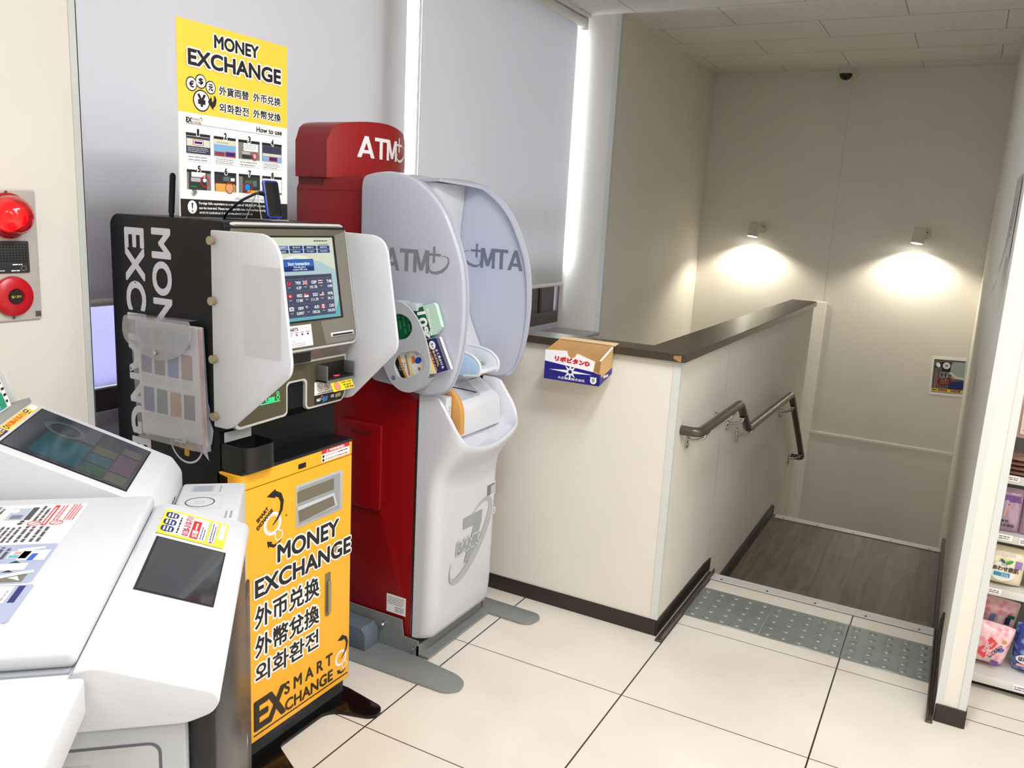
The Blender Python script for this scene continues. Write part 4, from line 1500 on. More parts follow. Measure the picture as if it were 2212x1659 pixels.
for r, (v1, v0) in enumerate(((1.708, 1.658), (1.6185, 1.569))):
    for k, (u0, u1) in enumerate(((1.4815, 1.5575), (1.569, 1.643), (1.652, 1.7285), (1.737, 1.8125))):
        n = N + 0.0003
        b.rect(u0, u1, v0, v1, N, PG('photo_grey', (120, 120, 116)))
        b.rect(u0, u1, v1 - 0.007, v1, n, INK)
        i = r * 4 + k
        if i == 0:
            b.rect(u0 + 0.002, u1 - 0.002, v0 + 0.018, v1 - 0.007, n, PG('cream', (206, 204, 184)))
            b.rect(u0 + 0.002, u1 - 0.002, v1 - 0.014, v1 - 0.008, n + 0.0002, PG('slate', (52, 54, 78)))
            b.rect(u0, u1, v0, v0 + 0.018, n + 0.0002, PG('slate', (52, 54, 78)))
            b.lines(u0 + 0.004, u1 - 0.004, v0 + 0.003, v0 + 0.016, 3, n + 0.0004, PG('pale', (170, 170, 180)), 0.4, 5)
            b.rect(u0 + 0.021, u0 + 0.054, v0 + 0.021, v0 + 0.034, n + 0.0004, REDINK)
            b.rect(u0 + 0.023, u0 + 0.052, v0 + 0.0225, v0 + 0.0325, n + 0.0006, WHITEINK)
            b.rect(u0 + 0.025, u0 + 0.050, v0 + 0.0245, v0 + 0.0305, n + 0.0008, NAVY)
        elif i == 1:
            b.rect(u0, u1, v0 + 0.03, v1 - 0.007, n, PG('cream', (206, 204, 184)))
            b.rect(u0, u1, v0 + 0.012, v0 + 0.03, n, PG('sky', (120, 164, 206)))
            b.lines(u0 + 0.01, u1 - 0.015, v0 + 0.033, v0 + 0.037, 1, n + 0.0002, MGREY, 0.5, 5)
            b.rect(u0 + 0.004, u0 + 0.034, v0 + 0.002, v0 + 0.011, n + 0.0002, PG('plum', (140, 44, 64)))
            b.rect(u0 + 0.038, u1 - 0.002, v0 + 0.001, v0 + 0.014, n + 0.0002, REDINK)
            b.rect(u0 + 0.040, u1 - 0.004, v0 + 0.003, v0 + 0.012, n + 0.0004, NAVY)
        elif i == 2:
            b.rect(u0 + 0.018, u0 + 0.07, v0 + 0.022, v1 - 0.008, n, PAPER)
            b.lines(u0 + 0.02, u0 + 0.066, v0 + 0.026, v1 - 0.01, 3, n + 0.0002, MGREY, 0.35, 9)
            b.rect(u0 + 0.012, u0 + 0.055, v0 + 0.002, v0 + 0.012, n, PG('dark', (48, 46, 44)))
            b.rect(u0 + 0.012, u0 + 0.04, v0 + 0.013, v0 + 0.02, n, PG('pale', (170, 170, 180)))
            b.ring(u0 + 0.057, v0 + 0.010, 0.0095, 0.0115, n + 0.0005, REDINK, 24)
            b.poly(ell(u0 + 0.057, v0 + 0.010, 0.006, n=14), n + 0.0003, PG('blush', (206, 160, 150)))
        elif i == 3:
            b.rect(u0 + 0.002, u1 - 0.002, v0 + 0.02, v1 - 0.008, n, PG('slate', (52, 54, 78)))
            b.rect(u0 + 0.002, u1 - 0.002, v0 + 0.015, v0 + 0.022, n + 0.0002, PG('cream', (206, 204, 184)))
            b.rect(u0 + 0.002, u1 - 0.002, v0 + 0.001, v0 + 0.015, n, PG('sky', (120, 164, 206)))
            b.rect(u0 + 0.026, u0 + 0.058, v0 + 0.002, v0 + 0.014, n + 0.0002, REDINK)
            b.rect(u0 + 0.028, u0 + 0.056, v0 + 0.004, v0 + 0.012, n + 0.0004, NAVY)
        elif i == 4:
            b.rect(u0 + 0.006, u1 - 0.014, v0, v1 - 0.007, n, PG('dark', (48, 46, 44)))
            b.rect(u0 + 0.014, u0 + 0.058, v0 + 0.032, v1 - 0.006, n + 0.0002, PAPER)
            b.rect(u0 + 0.012, u0 + 0.042, v0 + 0.02, v0 + 0.03, n + 0.0002, PG('pale', (170, 170, 180)))
            b.rect(u0 + 0.012, u0 + 0.03, v0 + 0.006, v0 + 0.010, n + 0.0002, GREEN)
            b.ring(u0 + 0.056, v0 + 0.022, 0.0125, 0.0148, n + 0.0006, REDINK, 26)
            b.poly(ell(u0 + 0.055, v0 + 0.025, 0.006, 0.005, 14), n + 0.0004, PAPER)
        elif i == 5:
            b.rect(u0, u1, v0 + 0.018, v1 - 0.007, n, PG('dark', (48, 46, 44)))
            b.poly([(u0 + 0.03, v1 - 0.012), (u0 + 0.05, v1 - 0.010), (u0 + 0.05, v0 + 0.026), (u0 + 0.028, v0 + 0.028)], n + 0.0002, PG('slate_blue', (90, 110, 116)))
            b.rect(u0 + 0.054, u0 + 0.068, v0 + 0.028, v0 + 0.036, n + 0.0002, PAPER)
            b.rect(u0 + 0.004, u1 - 0.006, v0, v0 + 0.02, n + 0.0002, PG('orange', (220, 164, 70)))
            b.ring(u0 + 0.05, v0 + 0.010, 0.0125, 0.0148, n + 0.0006, REDINK, 26)
            b.rect(u0 + 0.04, u0 + 0.06, v0 + 0.005, v0 + 0.014, n + 0.0004, PG('blush', (206, 160, 150)))
        elif i == 6:
            b.rect(u0 + 0.014, u1, v0, v1 - 0.007, n, PG('dark', (48, 46, 44)))
            b.rect(u0 + 0.022, u0 + 0.048, v0 + 0.026, v0 + 0.034, n + 0.0002, GREEN)
            b.rect(u0 + 0.05, u0 + 0.064, v0 + 0.018, v0 + 0.034, n + 0.0002, PG('slate_blue', (90, 110, 116)))
            b.rect(u0 + 0.03, u1, v0, v0 + 0.008, n + 0.0002, PG('orange', (220, 164, 70)))
            b.poly(ell(u0 + 0.03, v0 + 0.015, 0.0095, n=18), n + 0.0004, PG('bright_blue', (30, 130, 220)))
            b.ring(u0 + 0.03, v0 + 0.015, 0.013, 0.0155, n + 0.0006, REDINK, 26)
        else:
            b.rect(u0 + 0.002, u1 - 0.002, v0 + 0.006, v1 - 0.007, n, PAPER)
        b.text(str(i + 1), u0 + 0.033, u0 + 0.0425 if i else u0 + 0.040, v1 - 0.006, v1 + 0.011, n + 0.0006, INK, 0.12, WHITEINK, 0.12)
        if r == 0:
            b.frame_line(u0 + 0.0015, u1 - 0.0005, v0 - 0.0205, v0 - 0.002, 0.0006, n, MGREY, 0.003)
            rows = (2, 3, 2, 3)[k]
            b.lines(u0 + 0.006, u1 - 0.006, v0 - 0.0185, v0 - 0.0045, rows, n, MGREY, 0.4, 20 + k)
b.text('※Do not forget to take your coupon.', 1.640, 1.812, 1.5475, 1.5555, N, MGREY)
b.poly(ell(1.496, 1.5255, 0.0145, 0.0165, 30), N + 0.0003, WHITEINK)
b.poly([(1.4932, 1.5360), (1.4988, 1.5360), (1.4972, 1.5215), (1.4948, 1.5215)], N + 0.0006, INK)
b.poly(ell(1.496, 1.5155, 0.0022, n=12), N + 0.0006, INK)
b.text('Foreign bills equivalent to a maximum of 100,000 JPY or a maximum', 1.517, 1.772, 1.531, 1.5395, N + 0.0003, WHITEINK, 0.06)
b.text('can be inserted. Please insert the bills into the machine one by one.', 1.517, 1.768, 1.519, 1.5275, N + 0.0003, WHITEINK, 0.06)
b.text('本机可兑换相当于最高100,000日元的外币', 1.517, 1.70, 1.509, 1.515, N + 0.0003, WHITEINK, 0.03)
b.build('printed_board', PB)
b = MB(T)
b.cyl((1.501, 1.563, 0.0), (1.501, 1.563, 0.006), 0.0065, CHROME, n=18)
b.build('screw', PB)
for y in (1.50, 1.75):
    b = MB()
    b.prism([(-1.79, 1.4975), (-1.7552, 1.4975), (-1.7552, 1.56), (-1.76, 1.56), (-1.76, 1.503), (-1.79, 1.503)], y, y + 0.03, STEEL, 'y')
    b.build('bracket', PB)

# antenna
t = thing('antenna', 'black stick antenna standing on the kiosk left of the poster board', 'antenna', (-1.80, 1.475, 1.497))
b = MB()
b.tube([(-1.80, 1.473, 1.508), (-1.795, 1.476, 1.60), (-1.795, 1.476, 1.6005)], 0.0075, BLACK, 14)
b.lathe([(0.0075, 0.0), (0.006, 0.005), (0.003, 0.0075), (0.0, 0.008)], BLACK, 14, T=frame((-1.795, 1.476, 1.6), (1, 0, 0), (0, 1, 0)))
b.build('whip', t)
b = MB()
b.cyl((-1.80, 1.473, 1.4965), (-1.80, 1.473, 1.510), 0.0062, BLACK, n=14)
b.build('hinge', t)

# phone on its wire stand
PHF = frame((-1.640, 1.648, 1.507), Vector((0.16, 0.98, 0.0)), Vector((-0.20, 0.02, 0.97)))
t = thing('smartphone', 'black-faced smartphone in a blue case leaning on a clear stand before the board', 'phone', (-1.64, 1.66, 1.50))
b = MB(PHF)
b.prism(rrect(0.0, 0.048, 0.0, 0.100, 0.008), -0.008, 0.001, mat('phone_case_blue', (30, 62, 178), 0.25), 'z', 0.0025)
b.build('case', t)
b = MB(PHF)
b.prism(rrect(0.0035, 0.0455, 0.004, 0.096, 0.006), 0.001, 0.0022, mat('phone_glass', (18, 18, 20), 0.15), 'z', 0.0006)
b.build('display', t)
b = MB()
p0 = Vector(PHF @ Vector((0.0, 0.062, -0.004)))
b.tube([p0, p0 + Vector((0.0, -0.02, 0.004)), p0 + Vector((-0.03, -0.055, -0.02)), p0 + Vector((-0.07, -0.065, -0.055)), p0 + Vector((-0.085, -0.06, -0.07)), p0 + Vector((-0.09, 0.0, -0.072)), p0 + Vector((-0.085, 0.08, -0.072))], 0.0034, BLACK, 8, rb=0.03)
b.tube([p0 + Vector((0, 0.002, 0)), p0 + Vector((0, -0.018, 0.003))], 0.005, BLACK, 8)
b.build('charging_cable', t)
t = thing('phone_stand', 'clear acrylic easel stand holding the smartphone on the kiosk', 'stand', (-1.66, 1.66, 1.4975))
b = MB()
ACR = mat('clear_acrylic', (206, 210, 214), 0.12, trans=0.6)
b.tube([(-1.615, 1.638, 1.5015), (-1.655, 1.640, 1.5015), (-1.672, 1.642, 1.575), (-1.70, 1.628, 1.5015)], 0.0016, ACR, 6)
b.tube([(-1.615, 1.700, 1.5015), (-1.655, 1.702, 1.5015), (-1.672, 1.700, 1.575), (-1.70, 1.715, 1.5015)], 0.0016, ACR, 6)
b.tube([(-1.615, 1.638, 1.5015), (-1.615, 1.700, 1.5015)], 0.0016, ACR, 6)
b.tube([(-1.672, 1.642, 1.575), (-1.672, 1.700, 1.575)], 0.0016, ACR, 6)
b.build('wire_frame', t)

# ---------------------------------------------------------------- document pouch on the black side
t = thing('document_pouch', 'clear plastic pouch of papers hanging on the black side of the kiosk', 'pouch', (-1.83, 1.45, 1.07))
T = FY(1.459)
FILM = translucent('pouch_film', (206, 208, 216), 0.35, 0.10, 0.62)
b = MB(T)
b.poly([(-1.915, 1.225), (-1.675, 1.228), (-1.663, 0.915), (-1.902, 0.918)], 0.004, PAPER)
b.poly([(-1.920, 1.215), (-1.683, 1.222), (-1.672, 0.922), (-1.906, 0.914)], 0.012, mat('pouch_sheet', (214, 216, 222), 0.6))
b.poly([(-1.684, 1.225), (-1.676, 1.225), (-1.664, 0.916), (-1.672, 0.916)], 0.0125, mat('pouch_orange', (214, 120, 60), 0.6))
cols = [(96, 104, 140), (104, 100, 100), (84, 108, 176), (150, 112, 92), (70, 88, 140), (84, 112, 120), (176, 130, 92), (96, 104, 112)]
for i in range(8):
    r, k = divmod(i, 4)
    u0 = -1.902 + 0.052 * k + 0.006 * r
    v0 = 1.085 - 0.105 * r
    b.rect(u0, u0 + 0.040, v0, v0 + 0.066, 0.0128, mat('pouch_photo_%d' % i, cols[i], 0.6))
    b.lines(u0, u0 + 0.040, v0 - 0.026, v0 - 0.006, 4, 0.0128, LGREY, 0.4, i)
for k, c in enumerate(((110, 150, 190), (200, 130, 120), (120, 170, 200), (130, 150, 180))):
    b.rect(-1.902 + 0.052 * k, -1.868 + 0.052 * k, 1.165, 1.205, 0.0128, mat('pouch_swatch_%d' % k, c, 0.6))
b.build('papers', t)
b = MB(T)
for nn in (0.002, 0.026):
    V, F = [], []
    NX, NY = 8, 8
    for i in range(NX + 1):
        for k in range(NY + 1):
            s_, q = i / NX, k / NY
            u = -1.925 + 0.252 * s_ + 0.018 * (1 - q)
            v = 0.905 + 0.322 * q
            bulge = (0.010 * math.sin(PI * s_) * math.sin(PI * q) if nn > 0.01 else 0)
            V.append((u, v, nn + bulge))
    for i in range(NX):
        for k in range(NY):
            F.append((i * (NY + 1) + k, (i + 1) * (NY + 1) + k, (i + 1) * (NY + 1) + k + 1, i * (NY + 1) + k + 1))
    b.add(V, F, FILM)
b.add([(-1.673, 1.227, 0.002), (-1.673, 1.227, 0.026), (-1.655, 0.905, 0.026), (-1.655, 0.905, 0.002)], [(0, 1, 2, 3)], FILM)
b.add([(-1.907, 0.905, 0.002), (-1.655, 0.905, 0.002), (-1.655, 0.905, 0.026), (-1.907, 0.905, 0.026)], [(0, 1, 2, 3)], FILM)
b.build('sleeve', t)
b = MB(T)
flap = [(-1.937, 1.236), (-1.686, 1.244), (-1.680, 1.195), (-1.722, 1.150), (-1.80, 1.126), (-1.87, 1.138), (-1.937, 1.168), (-1.947, 1.20)]
flap = rpoly(flap, [0.01, 0.01, 0.03, 0.04, 0.04, 0.04, 0.03, 0.02])
b.prism(flap, 0.034, 0.0352, FILM, 'z')
b.add([(-1.935, 1.236, 0.002), (-1.688, 1.244, 0.002), (-1.688, 1.244, 0.0345), (-1.935, 1.236, 0.0345)], [(0, 1, 2, 3)], FILM)
fl = b.build('flap', t)
b = MB(T)
b.cyl((-1.814, 1.150, 0.035), (-1.814, 1.150, 0.040), 0.006, STEEL, n=16)
b.build('snap_button', fl)
b = MB(T)
b.cyl((-1.728, 0.925, 0.02), (-1.728, 0.925, 0.036), 0.007, translucent('suction_cup', (190, 192, 190), 0.4, 0.1, 0.4), 0.01, n=16)
b.tube([(-1.751, 0.925, 0.036), (-1.706, 0.925, 0.036)], 0.0025, STEEL, 8)
b.build('clip', t)

# ---------------------------------------------------------------- red and white cash machine
AT = thing('cash_machine', 'red and white cash machine with milky side shields and a red sign on top', 'cash machine', (-1.8, 2.437, 0))
YC = 2.437
b = MB()
prof = [(-2.08, 0.06), (-1.547, 0.06), (-1.547, 0.925), (-1.60, 0.96), (-1.74, 0.97), (-1.755, 1.64), (-1.79, 1.652), (-2.055, 1.632), (-2.08, 1.61)]
b.prism(rpoly(prof, [0.003, 0.003, 0.003, 0.01, 0.02, 0.01, 0.02, 0.02, 0.02]), 2.226, 2.648, RED, 'y', 0.006, 2)
T = FY(2.226)
b.rect(-2.078, -1.76, 1.5985, 1.600, 0.0006, mat('seam_red', (96, 6, 10), 0.5), T=T)
b.build('body', AT)
b = MB(T)
b.prism(rrect(-1.872, -1.680, 0.505, 0.817, 0.012), 0.0, 0.016, RED, 'z', 0.006)
b.rect(-1.810, -1.72, 0.772, 0.786, 0.0164, mat('seam_red', (96, 6, 10), 0.5), 0.004)
b.build('side_cover', AT)
b = MB(T)
b.rect(-1.65, -1.566, 0.134, 0.203, 0.0008, PAPER)
b.lines(-1.645, -1.57, 0.165, 0.197, 5, 0.0012, MGREY, 0.4, 4)
b.lines(-1.612, -1.57, 0.140, 0.162, 4, 0.0012, MGREY, 0.5, 5)
b.build('rating_label', AT, 'white rating label')
b = MB()
b.box(-1.549, -1.534, 2.228, 2.646, 0.075, 0.90, mat('gap_black', (18, 16, 16), 0.6))
b.box(-1.5435, -1.5405, 2.2245, 2.232, 0.075, 0.90, STEEL)
b.build('door_hinge', AT)

# sign on top, bowed forward
HW = 0.222


def xf(y):
    return -1.938 + 0.062 * max(0.0, 1 - ((y - YC) / HW) ** 2)


b = MB()
cols = []
NYC = 24
R = 0.05
for i in range(NYC + 1):
    y = YC - HW + 2 * HW * i / NYC
    d = min(y - (YC - HW), (YC + HW) - y)
    top = 1.80 + 0.030 * (1 - ((y - YC) / HW) ** 2) + 0.01
    if d < R:
        top -= R - math.sqrt(max(0.0, R * R - (R - d) ** 2))
    cols.append((y, 1.640 + 0.0 * i, top))


def ring_cols(fx, sh=0.0):
    lo = [(fx(y), y, z0 + sh) for y, z0, z1 in cols]
    hi = [(fx(y), y, z1 - sh) for y, z0, z1 in cols]
    return lo + hi[::-1]


def slab(fx0, fx1, m, sh=0.0):
    n = NYC + 1
    r0, r1 = ring_cols(fx0, sh), ring_cols(fx1, sh)
    b.loft([r0, r1], m, False, False)
    for rr, flip in ((r0, True), (r1, False)):
        V = rr
        F = []
        for i in range(NYC):
            q = (i, i + 1, 2 * n - 2 - i, 2 * n - 1 - i)
            F.append(q[::-1] if flip else q)
        b.add(V, F, m)


slab(lambda y: -2.075, lambda y: -2.006, RED)
slab(lambda y: -2.0055, lambda y: xf(y), RED)
slab(lambda y: xf(y) - 0.001, lambda y: xf(y) + 0.0015, mat('sign_face_red', (152, 20, 25), 0.32), 0.001)
b.box(-2.07, -1.96, YC - HW + 0.01, YC + HW - 0.01, 1.615, 1.645, mat('seam_red', (96, 6, 10), 0.5))
sign = b.build('sign_box', AT)
SGF = lambda u, v, n: (xf(u) + 0.0015 + n, u, v)


def atm_logo(b, u0, u1, v0, v1, n, m, T):
    """ATM with a raised plus and a swoosh"""
    w, h = u1 - u0, v1 - v0
    H = 0.86 * h
    s_ = 0.70 * w / 2.50
    x = u0
    glyphs = [
        (0.88, [[(0, 0), (0.20, 0), (0.55, 1), (0.345, 1)], [(0.88, 0), (0.68, 0), (0.335, 1), (0.535, 1)], [(0.17, 0.20), (0.71, 0.20), (0.65, 0.36), (0.23, 0.36)]]),
        (0.76, [[(0, 0.83), (0.76, 0.83), (0.76, 1), (0, 1)], [(0.28, 0), (0.48, 0), (0.48, 0.84), (0.28, 0.84)]]),
        (0.86, [[(0, 0), (0.18, 0), (0.18, 1), (0, 1)], [(0.68, 0), (0.86, 0), (0.86, 1), (0.68, 1)], [(0.0, 1), (0.23, 1), (0.52, 0.10), (0.34, 0.10)], [(0.86, 1), (0.63, 1), (0.34, 0.10), (0.52, 0.10)]]),
    ]
    for adv, parts in glyphs:
        for i, q in enumerate(parts):
            b.poly([(x + px * s_, v0 + py * H) for px, py in q], n + 0.00003 * i, m, T=T)
        x += adv * s_
    cx, cy = u0 + 0.77 * w, v0 + 0.72 * h
    b.rect(cx - 0.095 * w, cx + 0.10 * w, cy - 0.045 * h, cy + 0.045 * h, n, m, T=T)
    b.rect(cx - 0.018 * w, cx + 0.018 * w, cy - 0.30 * h, cy + 0.30 * h, n + 0.0001, m, T=T)
    pts = [(0.735, 0.36), (0.705, 0.26), (0.705, 0.14), (0.745, 0.055), (0.81, 0.045), (0.89, 0.12), (0.955, 0.27), (0.99, 0.46), (0.985, 0.62), (0.94, 0.70), (0.88, 0.69)]
    b.stroke([(u0 + x * w, v0 + y * h) for x, y in pts], lambda t: h * (0.012 + 0.105 * math.sin(PI * min(1, t * 1.02)) ** 1.6), n + 0.0004, m, T=T)


b = MB()
atm_logo(b, 2.318, 2.630, 1.716, 1.800, 0.002, WHITEINK, SGF)
b.build('sign_lettering', sign)

# milky shields either side and the hood bridging them
SH = translucent('shield_milky', (214, 217, 230), 0.40, 0.22)
arch = [(-1.778, 1.0), (-1.778, 1.60), (-1.774, 1.635), (-1.757, 1.652), (-1.70, 1.663), (-1.645, 1.664), (-1.572, 1.647), (-1.525, 1.620), (-1.481, 1.584), (-1.445, 1.54), (-1.417, 1.489), (-1.395, 1.44), (-1.378, 1.39), (-1.366, 1.32), (-1.361, 1.23), (-1.366, 1.142), (-1.378, 1.075), (-1.396, 1.018), (-1.415, 0.985), (-1.44, 0.967), (-1.49, 0.952), (-1.556, 0.957), (-1.66, 0.978), (-1.75, 0.99)]
arch_s = spline(arch[1:], 4)
panel = [arch[0]] + arch_s
TXT = mat('shield_print', (122, 126, 132), 0.5)
for side, (y0, y1) in enumerate(((2.202, 2.224), (2.650, 2.672))):
    b = MB()
    b.prism(panel, y0, y1, SH, 'y', 0.009, 4)
    if side == 0:
        atm_logo(b, -1.676, -1.422, 1.352, 1.436, 0.0006, TXT, FY(y0))
        Tm = frame((0, y1, 0), (-1, 0, 0), (0, 0, 1))
        atm_logo(b, 1.422, 1.676, 1.352, 1.436, 0.0006, TXT, frame((0, y1, 0), (-1, 0, 0), (0, 0, 1)))
    else:
        mir = lambda u, v, n: (-u, y0 - n, v)
        atm_logo(b, 1.398, 1.652, 1.352, 1.436, 0.0006, mat('shield_print_dark', (104, 110, 120), 0.5), mir)
        atm_logo(b, 1.398, 1.652, 1.352, 1.436, 0.0006, TXT, frame((0, y1, 0), (-1, 0, 0), (0, 0, 1)))
    b.build('side_shield', AT, smooth=50)
# hood: a rim strip along each arch that widens at the top until both meet
b = MB()
HOODM = SH
rim_pts = arch_s[:arch_s.index(min(arch_s, key=lambda p: (p[0] + 1.44) ** 2 + (p[1] - 0.967) ** 2)) + 1]
run = [0.0]
for p, q in zip(rim_pts, rim_pts[1:]):
    run.append(run[-1] + math.hypot(q[0] - p[0], q[1] - p[1]))
s_open = min(r for r, p in zip(run, rim_pts) if p[0] > -1.628 and p[1] > 1.6)


def rim_width(sv):
    if sv <= s_open:
        return 0.2128
    t = min(1.0, (sv - s_open) / 0.055)
    t = t * t * (3 - 2 * t)
    far = 0.024 * max(0.0, 1 - (sv - s_open) / (run[-1] - s_open)) + 0.001
    return 0.2128 * (1 - t) + far * t


top_pts = [(p[0], p[1] - 0.001) for p in rim_pts]
wid = [rim_width(r) for r in run]
for sgn, ye in ((1, 2.224), (-1, 2.650)):
    rings = []
    for k, ((x, z), w) in enumerate(zip(top_pts, wid)):
        row = []
        # inward normal of the arch (towards the inside of the shield)
        xa, za = top_pts[max(k - 1, 0)]
        xb, zb = top_pts[min(k + 1, len(top_pts) - 1)]
        tx, tz = xb - xa, zb - za
        L = math.hypot(tx, tz)
        nx, nz = tz / L, -tx / L
        for j in range(9):
            t = j / 8
            y = ye + sgn * w * t
            dip = 0.004 * t ** 2.0
            row.append((x, y, z - dip))
        for j in range(8, -1, -1):
            t = j / 8
            y = ye + sgn * w * t
            dip = 0.004 * t ** 2.0
            row.append((x + nx * 0.008, y, z + nz * 0.008 - dip))
        rings.append(row if sgn > 0 else row[::-1])
    b.loft(rings, HOODM)
b.build('hood', AT, smooth=60)

# white upper console between the shields
CW = mat('console_white', (212, 215, 221), 0.35)
b = MB()
prof = [(-1.752, 0.97), (-1.752, 1.645), (-1.652, 1.645), (-1.655, 1.58), (-1.668, 1.47), (-1.62, 1.20), (-1.588, 1.126), (-1.553, 1.055), (-1.553, 1.03), (-1.60, 0.99), (-1.60, 0.95)]
b.prism(rpoly(prof, [0.002, 0.01, 0.005, 0.02, 0.05, 0.05, 0.03, 0.01, 0.01, 0.01, 0.002]), 2.228, 2.646, CW, 'y', 0.004, 2)
UF = frame((-1.666, YC, 1.47), (0, 1, 0), Vector((-0.048, 0, 0.27)))
b.prism(rrect(-0.15, 0.15, -0.26, 0.04, 0.012), -0.004, 0.003, mat('console_grey', (150, 154, 160), 0.3), 'z', 0.001, T=UF)
b.rect(-0.138, 0.138, -0.25, 0.03, 0.0036, mat('console_screen', (120, 165, 215), 0.15, emit=0.5), T=UF)
b.build('upper_console', AT)

# keypad tray with its curved side guards
b = MB()
kt = [(-1.57, 0.996), (-1.425, 1.000), (-1.416, 1.008), (-1.422, 1.018), (-1.57, 1.026)]
b.prism(kt, 2.412, 2.536, CW, 'y', 0.003)
for k in range(3):
    for j in range(4):
        b.box(-1.52 + 0.024 * k, -1.504 + 0.024 * k, 2.435 + 0.022 * j, 2.451 + 0.022 * j, 1.022, 1.031, mat('key_steel', (170, 176, 176), 0.3, 0.5), 0.001, 1)
b.build('keypad_tray', AT)
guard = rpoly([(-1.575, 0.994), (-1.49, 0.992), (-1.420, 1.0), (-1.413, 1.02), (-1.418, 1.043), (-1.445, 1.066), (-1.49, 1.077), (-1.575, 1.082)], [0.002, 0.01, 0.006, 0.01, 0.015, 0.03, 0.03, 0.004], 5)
for y0, m in ((2.406, mat('guard_screen_glow', (176, 206, 236), 0.3)), (2.532, mat('guard_white', (214, 218, 222), 0.35))):  # near guard's blue is screen light reflected on it, put into the colour
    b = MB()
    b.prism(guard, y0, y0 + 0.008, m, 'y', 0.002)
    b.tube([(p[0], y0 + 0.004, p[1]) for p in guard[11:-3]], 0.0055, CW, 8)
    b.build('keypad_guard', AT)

# lower white front with its scooped shelf
yA, yB, r0 = 2.224, 2.650, 0.045


def plan(xfr, ins=0.0, xb=-1.535):
    pts = [(xb, yA + ins)]
    n = 6
    r = max(r0 - ins, 0.01)
    for k in range(n + 1):
        a = math.radians(-90 + 90 * k / n)
        pts.append((xfr - ins - r + r * math.cos(a), yA + ins + r + r * math.sin(a)))
    m_ = 10
    for k in range(1, m_):
        pts.append((xfr - ins, yA + ins + r + (yB - yA - 2 * ins - 2 * r) * k / m_))
    for k in range(n + 1):
        a = math.radians(90 * k / n)
        pts.append((xfr - ins - r + r * math.cos(a), yB - ins - r + r * math.sin(a)))
    pts.append((xb, yB - ins))
    # extra points along the back run so the rim can slope
    out = [pts[0]]
    for k in range(1, 5):
        out.append((xb + (pts[1][0] - xb) * k / 5, yA + ins))
    out += pts[1:-1]
    for k in range(4, 0, -1):
        out.append((xb + (pts[-2][0] - xb) * k / 5, yB - ins))
    out.append(pts[-1])
    return out


def rimz(x, y):
    z = 0.948 if x < -1.463 else 0.948 - (x + 1.463) / 0.098 * 0.130
    w = min(1, max(0, (x + 1.43) / 0.06))
    return z - w * 0.058 * max(0, 1 - ((y - YC) / 0.213) ** 2)


rings = []
for z, x in ((0.068, -1.480), (0.074, -1.466), (0.095, -1.458), (0.16, -1.453), (0.47, -1.449), (0.60, -1.448), (0.645, -1.444)):
    rings.append([(p[0], p[1], z) for p in plan(x)])
fin = plan(-1.362)
for t, x in ((0.15, -1.437), (0.35, -1.420), (0.6, -1.393), (0.82, -1.371), (0.94, -1.364), (1.0, -1.365)):
    rings.append([(p[0], p[1], 0.645 + t * (rimz(q[0], q[1]) - 0.645)) for p, q in zip(plan(x), fin)])
for ins, dz in ((0.006, 0.004), (0.013, 0.0), (0.016, -0.008)):
    rings.append([(p[0], p[1], rimz(q[0], q[1]) + dz) for p, q in zip(plan(-1.362, ins), fin)])
q1 = plan(-1.405, 0.024)
rings.append([(p[0], p[1], min(rimz(q[0], q[1]) - 0.012, 0.772 + 0.16 * max(0, min(1, (-1.41 - p[0]) / 0.1)))) for p, q in zip(q1, fin)])
q2 = plan(-1.43, 0.032)
rings.append([(p[0], p[1], 0.79) for p in q2])
b = MB()
b.loft(rings, mat('front_white', (202, 205, 213), 0.34, spec=0.5))
T = FX(-1.449)
b.rect(2.553, 2.621, 0.510, 0.560, 0.0008, mat('display_rim', (214, 216, 222), 0.4), T=T)
b.rect(2.558, 2.617, 0.514, 0.556, 0.0011, mat('display_dark', (112, 112, 112), 0.3), T=T)
b.rect(2.586, 2.617, 0.514, 0.549, 0.0014, mat('display_pale', (176, 178, 180), 0.3), T=T)
b.ring(2.618, 0.443, 0.0, 0.014, 0.0008, mat('display_rim', (214, 216, 222), 0.4), 24, T=T)
b.ring(2.618, 0.443, 0.004, 0.008, 0.0012, MGREY, 20, T=T)
# the bank mark: a numeral with an oval ring and lettering
BK = mat('bank_mark', (168, 172, 176), 0.5)
BKD = mat('bank_mark_dark', (150, 154, 158), 0.5)
n = 0.0009
b.poly([(2.397, 0.434), (2.397, 0.476), (2.532, 0.474), (2.528, 0.428), (2.500, 0.370), (2.476, 0.296), (2.414, 0.300), (2.438, 0.352), (2.474, 0.429)], n, BKD, T=T)
pts = []
for k in range(0, 61):
    a = math.radians(78 - 300 * k / 60)
    x, y = 0.172 * math.cos(a), 0.072 * math.sin(a)
    c_, s_ = math.cos(math.radians(43)), math.sin(math.radians(43))
    pts.append((2.455 + x * c_ - y * s_, 0.379 + x * s_ + y * c_))
b.stroke(pts, lambda t: 0.003 + 0.033 * math.sin(PI * t) ** 1.5, n + 0.0003, BK, T=T)
b.text('BANK', 2.357, 2.515, 0.347, 0.394, n + 0.0012, BKD, 0.16, mat('front_white', (202, 205, 213), 0.34), 0.09, T=T, slant=0.12)
b.build('front_cover', AT, smooth=50)
